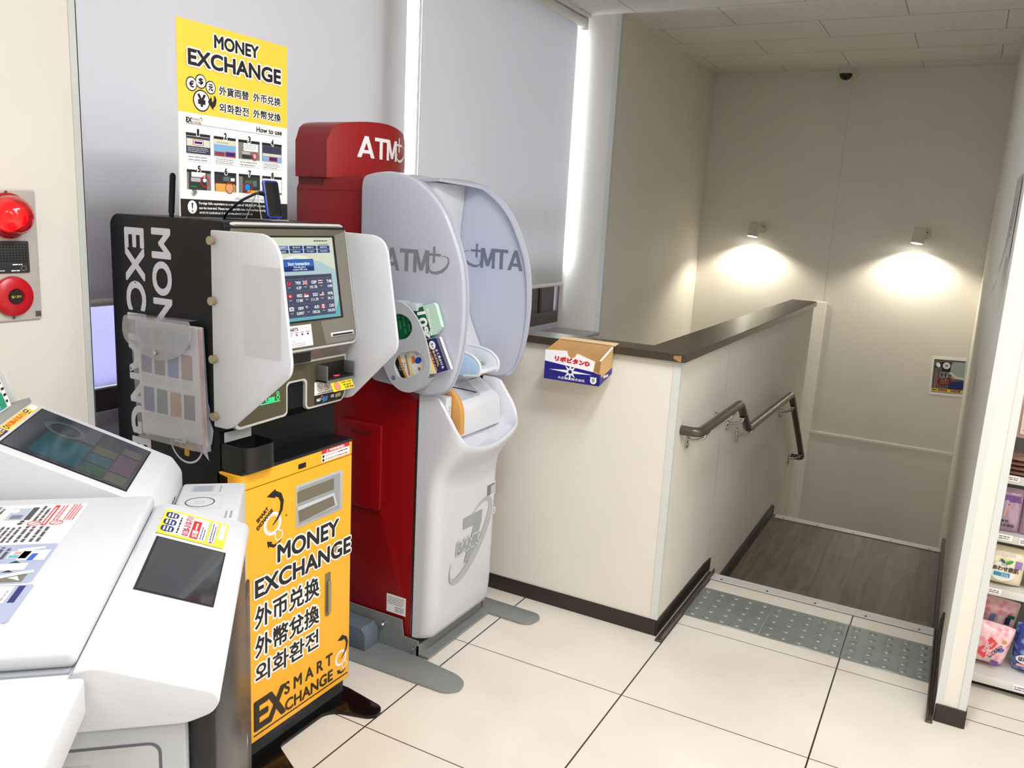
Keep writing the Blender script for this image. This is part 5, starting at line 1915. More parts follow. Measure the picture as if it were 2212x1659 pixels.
# cash slot block and its tan leather-like guard
b = MB()
blk = [(-1.605, 0.79), (-1.440, 0.79), (-1.446, 0.885), (-1.456, 0.897), (-1.565, 0.970), (-1.59, 1.0), (-1.605, 1.0)]
b.prism(rpoly(blk, [0.003, 0.004, 0.014, 0.014, 0.02, 0.01, 0.003]), 2.335, 2.618, CW, 'y', 0.008, 3)
BF = frame((-1.511, 0, 0.9340), (0, 1, 0), Vector((-0.109, 0, 0.073)))
b.rect(2.365, 2.52, -0.048, 0.040, 0.0012, mat('slot_recess', (176, 181, 188), 0.4), 0.006, T=BF)
b.stroke([(2.36, 0.035), (2.41, 0.016), (2.46, -0.008), (2.505, -0.034)], 0.006, 0.0024, INK, T=BF)
b.text('NEC', 2.570, 2.602, 0.868, 0.878, 0.0012, MGREY, T=frame((-1.4435, 0, 0), (0, 1, 0), (-0.06, 0, 1)))
b.build('cash_slot_block', AT)
b = MB()
tan = rpoly([(-1.490, 0.958), (-1.468, 0.963), (-1.438, 0.938), (-1.418, 0.895), (-1.416, 0.81), (-1.440, 0.812), (-1.482, 0.885)], [0.006, 0.012, 0.02, 0.02, 0.004, 0.006, 0.02], 5)
b.prism(tan, 2.302, 2.326, mat('tan_guard', (206, 152, 84), 0.45, noise=0.06, nscale=60), 'y', 0.003)
b.build('side_rest', AT)
b = MB()
b.box(-1.53, -1.452, 2.262, 2.298, 0.80, 0.942, CW, 0.006)
b.ring(2.283, 0.905, 0.004, 0.0055, 0.0006, MGREY, 14, T=FX(-1.452))
b.poly(ell(2.283, 0.893, 0.003, n=8), 0.0006, MGREY, T=FX(-1.452))
b.build('coin_block', AT)

# steel base
GS = mat('base_grey', (136, 140, 140), 0.42, 0.25)
b = MB()
b.prism([(-2.06, 0.006), (-1.502, 0.006), (-1.502, 0.062), (-1.566, 0.064), (-1.574, 0.124), (-2.06, 0.124)], 2.214, 2.220, GS, 'y')
b.prism([(-2.06, 0.006), (-1.502, 0.006), (-1.502, 0.062), (-1.566, 0.064), (-1.574, 0.124), (-2.06, 0.124)], 2.654, 2.660, GS, 'y')
b.box(-1.508, -1.502, 2.214, 2.66, 0.006, 0.045, GS)
b.box(-1.508, -1.460, 2.220, 2.655, 0.006, 0.012, GS)
for x, z in ((-1.651, 0.088), (-1.515, 0.035)):
    q = -1 if True else 1
    b.cyl((x, 2.214, z), (x, 2.205, z), 0.0095 if x < -1.6 else 0.005, CHROME, n=16)
    b.cyl((x, 2.205, z), (x, 2.2, z), 0.007 if x < -1.6 else 0.004, CHROME, 0.004, n=16)
b.build('base_frame', AT)
for pts in ([(-2.05, 2.06), (-1.30, 2.078), (-1.262, 2.115), (-1.275, 2.168), (-1.32, 2.192), (-1.50, 2.214), (-2.05, 2.214)],
            [(-2.05, 2.66), (-1.50, 2.655), (-1.47, 2.640), (-1.31, 2.636), (-1.278, 2.655), (-1.266, 2.71), (-1.29, 2.742), (-1.55, 2.748), (-2.05, 2.748)]):
    b = MB()
    b.prism(rpoly(pts, [0.005] + [0.022] * (len(pts) - 2) + [0.005]), 0.0, 0.009, GS, 'z', 0.002)
    b.build('foot_plate', AT)
b = MB()
b.prism([(-1.90, 0.009), (-1.672, 0.009), (-1.672, 0.07), (-1.69, 0.092), (-1.90, 0.092)], 2.132, 2.208, mat('rubber_blue_grey', (92, 104, 116), 0.6), 'y', 0.002)
b.build('cushion_block', AT)


# leaflet holder on the near shield
def plate_with_holes(b, outer, holes, a0, a1, m, T):
    q = bmesh.new()
    ed = []
    loops = []
    for lp in [outer] + holes:
        vs = [q.verts.new((p[0], p[1], a1)) for p in lp]
        es = [q.edges.new((vs[i], vs[(i + 1) % len(vs)])) for i in range(len(vs))]
        ed += es
        loops.append(lp)
    bmesh.ops.triangle_fill(q, use_beauty=True, use_dissolve=False, edges=ed)
    q.verts.index_update()
    V = [tuple(v.co) for v in q.verts]
    F = [tuple(v.index for v in f.verts) for f in q.faces]
    q.free()
    b.add(V, F, m, T)
    b.add([(x, y, a0) for x, y, _ in V], [f[::-1] for f in F], m, T)
    for lp in loops:
        n = len(lp)
        b.add([(p[0], p[1], a0) for p in lp] + [(p[0], p[1], a1) for p in lp], [(i, (i + 1) % n, n + (i + 1) % n, n + i) for i in range(n)], m, T)


T = FY(2.160)
outer = rpoly([(-1.66, 1.22), (-1.62, 1.258), (-1.574, 1.259), (-1.541, 1.246), (-1.508, 1.215), (-1.481, 1.174), (-1.462, 1.124), (-1.449, 1.074), (-1.454, 1.028), (-1.487, 0.986), (-1.522, 0.965), (-1.565, 0.966), (-1.601, 0.987), (-1.63, 1.03), (-1.66, 1.12)], 0.03, 3)
h1 = rpoly([(-1.615, 1.125), (-1.63, 1.16), (-1.62, 1.205), (-1.575, 1.222), (-1.532, 1.207), (-1.520, 1.174), (-1.540, 1.142)], 0.02, 4)
h2 = rpoly([(-1.578, 1.012), (-1.595, 1.055), (-1.575, 1.088), (-1.51, 1.108), (-1.476, 1.094), (-1.468, 1.056), (-1.49, 1.036), (-1.545, 1.009)], 0.018, 4)
HG = mat('holder_grey', (178, 182, 188), 0.4)
b = MB()
plate_with_holes(b, outer, [h1, h2], 0.0, 0.006, HG, T)
k0 = len(outer)
lo = outer[30:] + outer[:4]
b.stroke([], 0, 0, HG) if False else None
rim = [p for p in outer if (p[1] < 1.03 or p[0] < -1.56)]
for i in range(len(outer)):
    p, q = outer[i], outer[(i + 1) % len(outer)]
    if p[1] < 1.035 or p[0] < -1.555:
        c = (-1.55, 1.11)
        pi_, qi_ = [(c[0] + (z[0] - c[0]) * 0.95, c[1] + (z[1] - c[1]) * 0.95) for z in (p, q)]
        b.add([(*p, -0.0415), (*q, -0.0415), (*q, 0.0), (*p, 0.0), (*pi_, -0.0415), (*qi_, -0.0415), (*qi_, 0.0), (*pi_, 0.0)], [(0, 1, 2, 3), (7, 6, 5, 4), (0, 4, 5, 1)], HG, T)
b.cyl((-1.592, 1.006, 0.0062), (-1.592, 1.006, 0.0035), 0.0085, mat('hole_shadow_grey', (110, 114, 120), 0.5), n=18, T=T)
b.box(-1.56, -1.515, 1.232, 1.256, -0.041, -0.002, HG, 0.002, T=T)
b.build('leaflet_holder', AT, 'grey leaflet holder with two oval windows')

# leaflets in the holder
T = FY(2.176)
GRD = mat('leaflet_green', (8, 92, 56), 0.5)
GRP = mat('leaflet_pale_green', (186, 220, 200), 0.5)
b = MB()
pg = [(-1.625, 1.13), (-1.615, 1.205), (-1.50, 1.25), (-1.461, 1.263), (-1.452, 1.258), (-1.426, 1.19), (-1.446, 1.165), (-1.485, 1.153), (-1.60, 1.112)]
b.prism(pg, -0.016, 0.0, GRP, 'z')
b.poly([(-1.622, 1.132), (-1.613, 1.203), (-1.50, 1.2485), (-1.466, 1.178), (-1.484, 1.156), (-1.598, 1.115)], 0.0008, GRD, T)
b.T = T
b2f = frame((0, 2.176, 0), Vector((0.245, 0, -0.97)), Vector((0.97, 0, 0.245)))
b.v = []
b.f, b.mi, b.ms = [], [], []
b.prism(pg, -0.016, 0.0, GRP, 'z')
b.poly([(-1.622, 1.132), (-1.613, 1.203), (-1.50, 1.2485), (-1.466, 1.178), (-1.484, 1.156), (-1.598, 1.115)], 0.0008, GRD)


def on_face(x, z):
    d = Vector((x, 2.176, z)) - Vector((0, 2.176, 0))
    return d.dot(Vector((0.245, 0, -0.97)).normalized()), d.dot(Vector((0.97, 0, 0.245)).normalized())


u_, v_ = on_face(-1.535, 1.232)
b.text('10%', u_ + 0.008, u_ + 0.098, v_ + 0.012, v_ + 0.046, 0.0014, WHITEINK, 0.12, T=b2f)
b.lines(u_ + 0.002, u_ + 0.095, v_ + 0.051, v_ + 0.058, 1, 0.0014, WHITEINK, 0.7, 3, T=b2f)
b.lines(u_ - 0.01, u_ + 0.07, v_ - 0.012, v_ - 0.004, 1, 0.0014, mat('leaflet_mint', (120, 190, 150), 0.5), 0.7, 4, T=b2f)
b.lines(u_ - 0.01, u_ + 0.07, v_ - 0.07, v_ - 0.02, 3, 0.0014, mat('leaflet_mint2', (40, 140, 90), 0.5), 0.6, 6, T=b2f)
tag(b.build('leaflet', origin=(-1.53, 2.18, 1.18)), 'green leaflet marked 10% with a pale green fold, upper slot of the holder', 'leaflet', 'leaflets in the cash machine holder')

T = FY(2.178)
b = MB(T)
pn = [(-1.53, 1.075), (-1.50, 1.142), (-1.434, 1.157), (-1.386, 1.060), (-1.438, 1.040), (-1.475, 1.030)]
b.prism(pn, -0.012, 0.0, PAPER, 'z')
b.poly([(-1.490, 1.142), (-1.434, 1.157), (-1.386, 1.060), (-1.438, 1.040)], 0.0006, mat('leaflet_navy', (30, 34, 98), 0.5))
b.poly([(-1.445, 1.152), (-1.434, 1.157), (-1.386, 1.060), (-1.397, 1.056)], 0.0009, mat('leaflet_grey_edge', (120, 124, 140), 0.5))
b.poly([(-1.50, 1.142), (-1.452, 1.153), (-1.455, 1.160), (-1.50, 1.150)], 0.0003, GREEN)
b.poly([(-1.53, 1.072), (-1.50, 1.142), (-1.488, 1.142), (-1.44, 1.042), (-1.475, 1.032)], 0.0005, mat('leaflet_cream', (236, 222, 170), 0.5))
NF = frame((0, 2.178, 0), Vector((0.44, 0, -0.9)), Vector((0.9, 0, 0.44)))


def nv(x, z):
    d = Vector((x, 0, z))
    return d.dot(Vector((0.44, 0, -0.9)).normalized()), d.dot(Vector((0.9, 0, 0.44)).normalized())


u_, v_ = nv(-1.478, 1.130)
b.poly(ell(u_ + 0.010, v_ + 0.016, 0.0145, 0.012, 20), 0.0010, WHITEINK, T=NF)
b.text('えっ', u_ + 0.003, u_ + 0.018, v_ + 0.012, v_ + 0.021, 0.0014, INK, 0.08, T=NF)
b.text('よく見かける', u_ + 0.026, u_ + 0.092, v_ + 0.021, v_ + 0.031, 0.0012, WHITEINK, 0.07, T=NF)
b.text('あのATM。', u_ + 0.026, u_ + 0.080, v_ + 0.008, v_ + 0.018, 0.0012, mat('leaflet_gold', (240, 214, 120), 0.5), 0.08, T=NF)
b.text('スマホで使えるの?', u_ + 0.004, u_ + 0.092, v_ - 0.006, v_ + 0.004, 0.0012, mat('leaflet_orange', (244, 180, 90), 0.5), 0.08, T=NF)
b.poly(ell(-1.478, 1.052, 0.010, 0.007, 14, rot=-30), 0.001, REDINK)
b.poly(ell(-1.495, 1.046, 0.008, 0.006, 14), 0.0012, NAVY)
tag(b.build('leaflet', origin=(-1.45, 2.18, 1.09)), 'navy leaflet with white writing sticking out of the lower slot of the holder', 'leaflet', 'leaflets in the cash machine holder')

T = FY(2.172)
b = MB(T)
b.prism([(-1.605, 1.05), (-1.585, 1.095), (-1.505, 1.122), (-1.468, 1.105), (-1.462, 1.05), (-1.50, 1.022), (-1.565, 1.0), (-1.59, 1.0)], -0.004, 0.0, PAPER, 'z')
b.poly([(-1.604, 1.058), (-1.592, 1.075), (-1.555, 1.006), (-1.570, 1.002)], 0.0006, INK)
b.poly([(-1.592, 1.075), (-1.583, 1.08), (-1.546, 1.008), (-1.555, 1.006)], 0.0006, mat('leaflet_ochre', (214, 160, 60), 0.5))
b.poly([(-1.555, 1.092), (-1.546, 1.098), (-1.522, 1.020), (-1.532, 1.014)], 0.0006, mat('leaflet_cream', (236, 222, 170), 0.5))
b.poly([(-1.562, 1.084), (-1.556, 1.086), (-1.537, 1.022), (-1.543, 1.018)], 0.0008, mat('leaflet_brown', (196, 130, 60), 0.5))
b.poly([(-1.535, 1.082), (-1.523, 1.085), (-1.517, 1.066), (-1.531, 1.058)], 0.0008, mat('leaflet_orange2', (226, 124, 40), 0.5))
b.poly(ell(-1.508, 1.073, 0.014, 0.010, 18, rot=30), 0.0009, BLUEINK)
b.poly(ell(-1.513, 1.096, 0.008, n=14), 0.0008, mat('leaflet_lilac', (206, 200, 226), 0.5))
b.poly(ell(-1.503, 1.046, 0.006, n=10), 0.0008, mat('leaflet_brown', (196, 130, 60), 0.5))
b.lines(-1.583, -1.557, 1.03, 1.06, 4, 0.0008, MGREY, 0.4, 3)
tag(b.build('leaflet', origin=(-1.53, 2.172, 1.05)), 'white and orange leaflet behind the lower oval window of the holder', 'leaflet', 'leaflets in the cash machine holder')

# ---------------------------------------------------------------- drink carton used as a tray on the half wall
t = thing('cardboard_box', 'small open blue and white drink carton hung on the half wall below its cap', 'box', (-1.205, 2.77, 0.963))
CARD = mat('carton_brown', (206, 166, 112), 0.7, noise=0.06, nscale=60)
CBL = mat('carton_blue', (22, 22, 120), 0.4)
CWH = mat('carton_white', (236, 236, 238), 0.4)
yf, yb = 2.708, 2.824
x0, x1, zb, zf = -1.315, -1.094, 0.963, 1.068
zk = zb + 0.030
b = MB()
b.prism([(yf, zb), (yb, zk), (yb, zk + 0.002), (yf, zb + 0.002)], x0, x1, CARD, 'x')
b.box(x0, x1, yb - 0.002, yb, zk, 1.098, CARD)
b.prism([(yf, zb), (yb, zk), (yb, 1.098), (yf, zf)], x0, x0 + 0.002, CARD, 'x')
b.prism([(yf, zb), (yb, zk), (yb, 1.090), (yf + 0.01, 1.058), (yf, 1.008)], x1 - 0.002, x1, CARD, 'x')
b.poly([(yf + 0.002, zb + 0.001), (yb, zk + 0.001), (yb, zk + 0.024), (yf + 0.002, zb + 0.026)], 0.0004, CBL, T=frame((x1, 0, 0), (0, 1, 0), (0, 0, 1)))
b.poly([(yf, zb + 0.026), (yf + 0.02, zb + 0.026), (yf + 0.008, 1.006), (yf, 1.006)], 0.0005, CBL, T=frame((x1, 0, 0), (0, 1, 0), (0, 0, 1)))
b.lines(yf + 0.035, yf + 0.085, zb + 0.024, zb + 0.035, 1, 0.0008, CWH, 0.8, 3, T=frame((x1, 0, 0), (0, 1, 0), (0, 0, 1)))
b.prism([(yf + 0.004, 1.054), (yb - 0.004, 1.090), (yb - 0.006, 1.093), (yf + 0.006, 1.057)], x1 - 0.006, x1 + 0.001, CWH, 'x')
b.build('carton', t)
T = FY(yf)
b = MB(T)
front = [(x0, zb), (x1, zb), (x1, 1.006), (x1 - 0.025, 1.014), (x1 - 0.021, 1.052), (-1.186, 1.072), (-1.192, 1.060), (-1.202, 1.053), (-1.213, 1.053), (-1.222, 1.060), (-1.228, 1.077), (x0, zf + 0.004)]
b.prism(front, -0.0025, 0.0, CARD, 'z')
n = 0.0004
b.poly([(x0, zb), (x1, zb), (x1, 1.005), (x1 - 0.026, 1.012), (x0, 1.030)], n, CBL)
b.poly([(x0, 1.030), (x1 - 0.026, 1.012), (x1 - 0.022, 1.051), (-1.187, 1.071), (-1.193, 1.059), (-1.203, 1.052), (-1.213, 1.052), (-1.222, 1.059), (-1.228, 1.076), (x0, zf + 0.003)], n, CWH)
TT = frame((0, yf, 0), Vector((1, 0, -0.035)), Vector((0.035, 0, 1)))
c0 = Vector((-1.275, 0, 1.034)).dot(Vector((1, 0, -0.035)).normalized())
d0 = Vector((-1.275, 0, 1.034)).dot(Vector((0.035, 0, 1)).normalized())
b.text('リポビタンD', c0, c0 + 0.140, d0, d0 + 0.0205, n + 0.0005, mat('carton_red', (206, 16, 40), 0.4), 0.16, T=TT)
sx, sz = -1.210, 1.001
for k in range(8):
    a = PI / 4 * k
    L = 0.086 if k in (0, 4) else 0.030
    w = 0.0055
    ca, sa = math.cos(a), math.sin(a)
    b.poly([(sx + L * ca, sz + L * sa), (sx - w * sa + 0.006 * ca, sz + w * ca + 0.006 * sa), (sx + w * sa + 0.006 * ca, sz - w * ca + 0.006 * sa)], n + 0.0004, CWH)
b.poly(ell(sx, sz, 0.0095, n=24), n + 0.0007, CWH)
b.poly(ell(sx, sz, 0.0072, n=24), n + 0.0010, CBL)
b.text('大正製薬株式会社', -1.258, -1.150, 0.970, 0.980, n + 0.0004, CWH, 0.04)
b.poly(ell(-1.117, 0.981, 0.0125, n=26), n + 0.0004, CWH)
b.poly([(-1.122, 0.989), (-1.112, 0.989), (-1.111, 0.980), (-1.117, 0.972), (-1.123, 0.980)], n + 0.0007, MGREY)
b.poly([(-1.130, 0.995), (-1.123, 0.992), (-1.128, 0.987)], n + 0.0006, CWH)
b.poly([(-1.104, 0.995), (-1.111, 0.992), (-1.106, 0.987)], n + 0.0006, CWH)
b.build('printed_front', t)
b = MB()
b.prism([(yb - 0.002, 1.0965), (yb - 0.002, 1.0995), (yb + 0.036, 1.104), (yb + 0.036, 1.102)], x0 - 0.002, x1 + 0.006, mat('carton_flap', (226, 196, 150), 0.7), 'x')
b.build('back_flap', t)

# ---------------------------------------------------------------- copier, standing at an angle in the near corner
RV = Vector((-0.67490923, 0.73790076, 0))
FD = Vector((0.73790076, 0.67490923, 0))
CM = Matrix(((FD.x, RV.x, 0, -1.0), (FD.y, RV.y, 0, 0.75), (0, 0, 1, 0), (0, 0, 0, 1)))
ROT = math.atan2(FD.y, FD.x)


def cfr(o, u, v):
    return CM @ frame(o, u, v)


CP = thing('copier', 'large white multifunction copier with touch screen and lid, nearest machine', 'copier', (-1.0, 0.75, 0), rotz=ROT)
CWHT = mat('copier_white', (200, 202, 206), 0.45)
CGRY = mat('copier_grey', (172, 175, 180), 0.5)
b = MB(CM)
b.box(-0.60, 0.082, -0.200, 0.372, 0.06, 0.890, CGRY, 0.004)
T = cfr((0, -0.200, 0), (1, 0, 0), (0, 0, 1))
b.frame_line(-0.32, 0.052, 0.35, 0.858, 0.004, 0.0006, mat('panel_line', (90, 92, 96), 0.5), 0.016, T=T)
b.prism(rrect(-0.316, 0.048, 0.354, 0.854, 0.014), -0.001, 0.0012, mat('copier_panel', (180, 180, 178), 0.5), 'z', 0.0005, T=T)
b.rect(-0.10, -0.03, 0.806, 0.834, 0.0016, mat('copier_latch', (176, 176, 176), 0.5), 0.008, T=T)
b.frame_line(-0.012, 0.010, 0.80, 0.822, 0.0008, 0.0016, MGREY, T=T)
b.text('1', -0.004, 0.001, 0.805, 0.817, 0.0016, MGREY, T=T)
b.box(-0.60, 0.07, -0.19, 0.36, 0.0, 0.06, BLACK)
b.build('cabinet', CP)
b = MB(CM)
b.box(0.084, 0.118, -0.185, 0.365, 0.10, 0.886, mat('copier_front_black', (20, 21, 24), 0.3), 0.006)
b.build('front_cover', CP)
b = MB(CM)
prof = [(-0.60, 0.888), (0.085, 0.888), (0.118, 0.900), (0.127, 0.918), (0.120, 0.930), (-0.020, 0.977), (-0.045, 0.972), (-0.05, 0.962), (-0.60, 0.962)]
b.prism(rpoly(prof, [0.004, 0.01, 0.012, 0.008, 0.012, 0.012, 0.003, 0.002, 0.01]), -0.213, 0.376, CWHT, 'y', 0.010, 3)
b.build('control_console', CP)
CF = cfr((-0.02, 0, 0.977), (0, 1, 0), Vector((-0.14, 0, 0.047)))
b = MB(CF)
b.rect(0.006, 0.212, -0.1225, -0.004, 0.0012, INK)
b.rect(0.010, 0.208, -0.1195, -0.008, 0.0016, mat('copier_display', (34, 36, 44), 0.07, spec=0.9))
b.build('display', CP)
b = MB(CF)
YLB = mat('label_yellow', (250, 226, 50), 0.5)
n = 0.0012
b.rect(0.226, 0.342, -0.116, -0.0005, n, YLB, 0.003)
b.rect(0.234, 0.334, -0.0825, -0.013, n + 0.0003, WHITEINK, 0.004)
b.frame_line(0.234, 0.334, -0.0825, -0.013, 0.0006, n + 0.0005, INK, 0.004)
for k, u in enumerate((0.252, 0.283, 0.316)):
    b.rect(u - 0.0135, u + 0.0135, -0.0265, -0.004, n + 0.0007, NAVY, 0.008)
    b.lines(u - 0.010, u + 0.010, -0.024, -0.007, 3, n + 0.001, WHITEINK, 0.5, k)
b.lines(0.242, 0.328, -0.036, -0.029, 1, n + 0.0007, INK, 0.4, 7)
b.text('0120-310-711', 0.239, 0.330, -0.0525, -0.0405, n + 0.0008, mat('label_crimson', (206, 30, 70), 0.5), 0.08)
b.rect(0.237, 0.318, -0.069, -0.0545, n + 0.0007, REDINK)
b.text('セルフ対応', 0.241, 0.272, -0.0675, -0.0565, n + 0.001, WHITEINK, 0.06)
b.lines(0.276, 0.312, -0.066, -0.058, 1, n + 0.001, WHITEINK, 0.4, 11)
b.lines(0.240, 0.30, -0.080, -0.071, 2, n + 0.0007, NAVY, 0.4, 12)
b.rect(0.234, 0.334, -0.099, -0.0855, n + 0.0003, WHITEINK, 0.003)
b.frame_line(0.234, 0.334, -0.099, -0.0855, 0.0006, n + 0.0005, INK, 0.003)
b.lines(0.246, 0.33, -0.097, -0.088, 2, n + 0.0007, NAVY, 0.4, 13)
b.poly([(0.236, -0.096), (0.244, -0.092), (0.236, -0.088)], n + 0.0007, REDINK)
b.rect(0.262, 0.334, -0.1125, -0.1025, n + 0.0003, WHITEINK, 0.001)
b.build('help_label', CP, 'yellow help line label')
b = MB(CM)
b.box(-0.565, -0.046, -0.192, 0.383, 0.9645, 0.9915, CWHT, 0.009, 3)
b.prism([(-0.59, -0.2), (-0.052, -0.2), (-0.052, 0.376), (-0.59, 0.376)], 0.962, 0.965, mat('lid_seal', (150, 154, 162), 0.5))
b.tube([(-0.036, -0.19, 0.966), (-0.040, 0.0, 0.9665), (-0.040, 0.22, 0.968), (-0.038, 0.36, 0.968)], lambda t: 0.003 + 0.005 * t, mat('lid_edge_grey', (176, 180, 186), 0.4), 8)
lid = b.build('lid', CP)
LF = cfr((0, 0, 0.9915), (0, 1, 0), (-1, 0, 0))
b = MB(LF)
n = 0.0006
b.rect(-0.13, 0.345, 0.152, 0.48, n, mat('sheet_white', (212, 214, 218), 0.5), 0.004)
PBL = mat('sheet_blue_grey', (158, 168, 196), 0.5)
b.rect(0.010, 0.157, 0.153, 0.30, n + 0.0003, PBL, 0.006)
b.rect(-0.112, 0.005, 0.146, 0.30, n + 0.0003, PBL, 0.006)
b.rect(0.240, 0.337, 0.196, 0.204, n + 0.0004, REDINK)
b.lines(0.244, 0.333, 0.1975, 0.2025, 1, n + 0.0007, WHITEINK, 0.6, 3)
b.lines(0.262, 0.343, 0.158, 0.176, 4, n + 0.0004, mat('sheet_red_print', (214, 90, 96), 0.5), 0.5, 4)
b.lines(0.262, 0.338, 0.182, 0.192, 2, n + 0.0004, mat('sheet_red_print', (214, 90, 96), 0.5), 0.5, 5)
for u, v in ((0.250, 0.216), (0.251, 0.182)):
    b.ring(u, v, 0.009, 0.0105, n + 0.0006, REDINK, 22)
    b.stroke([(u - 0.006, v + 0.006), (u + 0.006, v - 0.006)], 0.0015, n + 0.0006, REDINK)
b.rect(0.268, 0.329, 0.228, 0.238, n + 0.0004, mat('sheet_dark', (60, 62, 68), 0.5))
b.rect(0.270, 0.325, 0.240, 0.268, n + 0.0004, mat('sheet_steel', (170, 178, 196), 0.5))
b.rect(0.274, 0.292, 0.244, 0.262, n + 0.0006, mat('sheet_slate', (110, 116, 140), 0.5))
b.poly(ell(0.312, 0.262, 0.010, 0.006, 12), n + 0.0006, PAPER)
b.poly(ell(0.250, 0.238, 0.004, n=12), n + 0.0005, INK)
b.lines(0.256, 0.266, 0.232, 0.242, 1, n + 0.0004, INK, 0.6, 8)
for k, (v0, v1, rw) in enumerate(((0.184, 0.204, 2), (0.206, 0.226, 2), (0.228, 0.262, 4), (0.268, 0.284, 2), (0.290, 0.316, 3), (0.322, 0.35, 3), (0.36, 0.40, 4))):
    b.lines(0.168, 0.238, v0, v1, rw, n + 0.0004, mat('sheet_ink', (70, 70, 74), 0.5), 0.5, 30 + k)
for k, (v0, v1) in enumerate(((0.206, 0.224), (0.280, 0.296), (0.30, 0.33))):
    b.lines(0.262, 0.338, v0, v1, 2, n + 0.0004, mat('sheet_ink', (70, 70, 74), 0.5), 0.5, 40 + k)
b.lines(0.10, 0.15, 0.215, 0.235, 2, n + 0.0005, mat('sheet_ink', (70, 70, 74), 0.5), 0.5, 50)
b.poly([(0.092, 0.158), (0.130, 0.158), (0.134, 0.195), (0.095, 0.198)], n + 0.0005, PAPER)
b.poly([(0.093, 0.174), (0.118, 0.172), (0.118, 0.181), (0.093, 0.183)], n + 0.0007, BLUEINK)
b.poly([(0.10, 0.186), (0.128, 0.184), (0.13, 0.213), (0.103, 0.214)], n + 0.0005, PAPER)
b.poly([(0.103, 0.198), (0.114, 0.198), (0.114, 0.212), (0.104, 0.212)], n + 0.0008, mat('sheet_teal', (90, 170, 190), 0.5))
b.poly([(0.116, 0.197), (0.126, 0.197), (0.127, 0.207), (0.116, 0.208)], n + 0.0008, mat('sheet_rose', (206, 150, 150), 0.5))
b.stroke([(0.131, 0.205), (0.136, 0.19), (0.140, 0.168)], lambda t: 0.012 - 0.004 * t, n + 0.001, PAPER)
b.stroke([(0.120, 0.182), (0.127, 0.168), (0.126, 0.158)], lambda t: 0.008, n + 0.001, PAPER)
b.rect(0.058, 0.082, 0.176, 0.216, n + 0.0005, PAPER)
for u in (0.088, 0.054):
    b.poly([(u - 0.004, 0.204), (u + 0.004, 0.196), (u - 0.004, 0.188)], n + 0.0006, INK)
b.rect(0.015, 0.042, 0.166, 0.222, n + 0.0005, mat('sheet_photo', (110, 110, 96), 0.5))
b.poly([(0.016, 0.195), (0.03, 0.22), (0.016, 0.221)], n + 0.0007, mat('sheet_rust', (160, 110, 80), 0.5))
b.poly([(0.018, 0.170), (0.036, 0.178), (0.03, 0.19)], n + 0.0007, mat('sheet_pale_photo', (200, 206, 206), 0.5))
b.stroke([(0.033, 0.20), (0.042, 0.182), (0.050, 0.16)], lambda t: 0.010, n + 0.001, PAPER)
b.poly(ell(0.038, 0.203, 0.006, 0.007, 12), n + 0.0008, mat('sheet_skyblue', (140, 180, 220), 0.5))
b.rect(-0.052, 0.001, 0.170, 0.30, n + 0.0005, PAPER)
b.rect(-0.052, 0.001, 0.156, 0.165, n + 0.0005, NAVY)
for k in range(4):
    b.rect(-0.050, -0.001, 0.180 + 0.014 * k, 0.1806 + 0.014 * k, n + 0.0007, MGREY)
    b.lines(-0.046, -0.01, 0.172 + 0.014 * k, 0.178 + 0.014 * k, 1, n + 0.0007, MGREY, 0.4, 60 + k)
b.build('instruction_sheet', lid, 'instruction sheet printed in black, red and blue')

# touch screen housing behind the lid
b = MB(CM)
prof = [(-0.42, 0.86), (-0.045, 0.86), (-0.045, 0.930), (-0.066, 0.963), (-0.078, 0.9685), (-0.345, 1.0940), (-0.36, 1.096), (-0.42, 1.06)]
b.prism(rpoly(prof, [0.004, 0.004, 0.01, 0.012, 0.006, 0.006, 0.01, 0.02]), 0.408, 0.728, CWHT, 'y', 0.006, 3)
T = cfr((0, 0.728, 0), (-1, 0, 0), (0, 0, 1))
b.build('screen_housing', CP)
TF = cfr((-0.11, 0, 0.9825), (0, 1, 0), Vector((-0.267, 0, 0.1255)))
b = MB(TF)
n = 0.0018
b.rect(0.432, 0.703, -0.004, 0.236, n, mat('screen_edge_black', (14, 14, 15), 0.4))
b.rect(0.436, 0.700, -0.001, 0.2325, n + 0.0004, mat('copier_screen', (52, 56, 62), 0.12, spec=0.8, emit=0.05))


def dim(nm, c):
    return mat('tile_' + nm, tuple(int(0.55 * x + 0.45 * y) for x, y in zip(c, (56, 60, 66))), 0.12, spec=0.8, emit=0.05)


b.rect(0.45, 0.585, 0.100, 0.190, n + 0.0007, dim('teal', (24, 82, 96)), 0.006)
b.rect(0.545, 0.59, 0.135, 0.190, n + 0.0009, dim('deep_teal', (32, 78, 80)), 0.004)
b.rect(0.565, 0.612, 0.050, 0.095, n + 0.0007, dim('olive', (84, 84, 60)), 0.003)
b.rect(0.505, 0.560, 0.050, 0.094, n + 0.0007, dim('petrol', (22, 76, 92)), 0.003)
b.rect(0.448, 0.500, 0.050, 0.094, n + 0.0007, dim('bottle_green', (28, 72, 44)), 0.003)
b.rect(0.615, 0.66, 0.006, 0.046, n + 0.0007, dim('khaki', (92, 84, 70)), 0.003)
b.rect(0.500, 0.610, 0.006, 0.046, n + 0.0007, dim('mauve', (92, 62, 86)), 0.003)
b.rect(0.445, 0.495, 0.006, 0.046, n + 0.0007, dim('khaki', (92, 84, 70)), 0.003)
b.ring(0.625, 0.165, 0.030, 0.042, n + 0.0010, dim('haze', (84, 92, 104)), 30)
b.rect(0.60, 0.70, 0.10, 0.13, n + 0.0008, dim('slate', (76, 82, 92)), 0.004)
b.build('touch_screen', CP)
b = MB(TF)
n = 0.0012
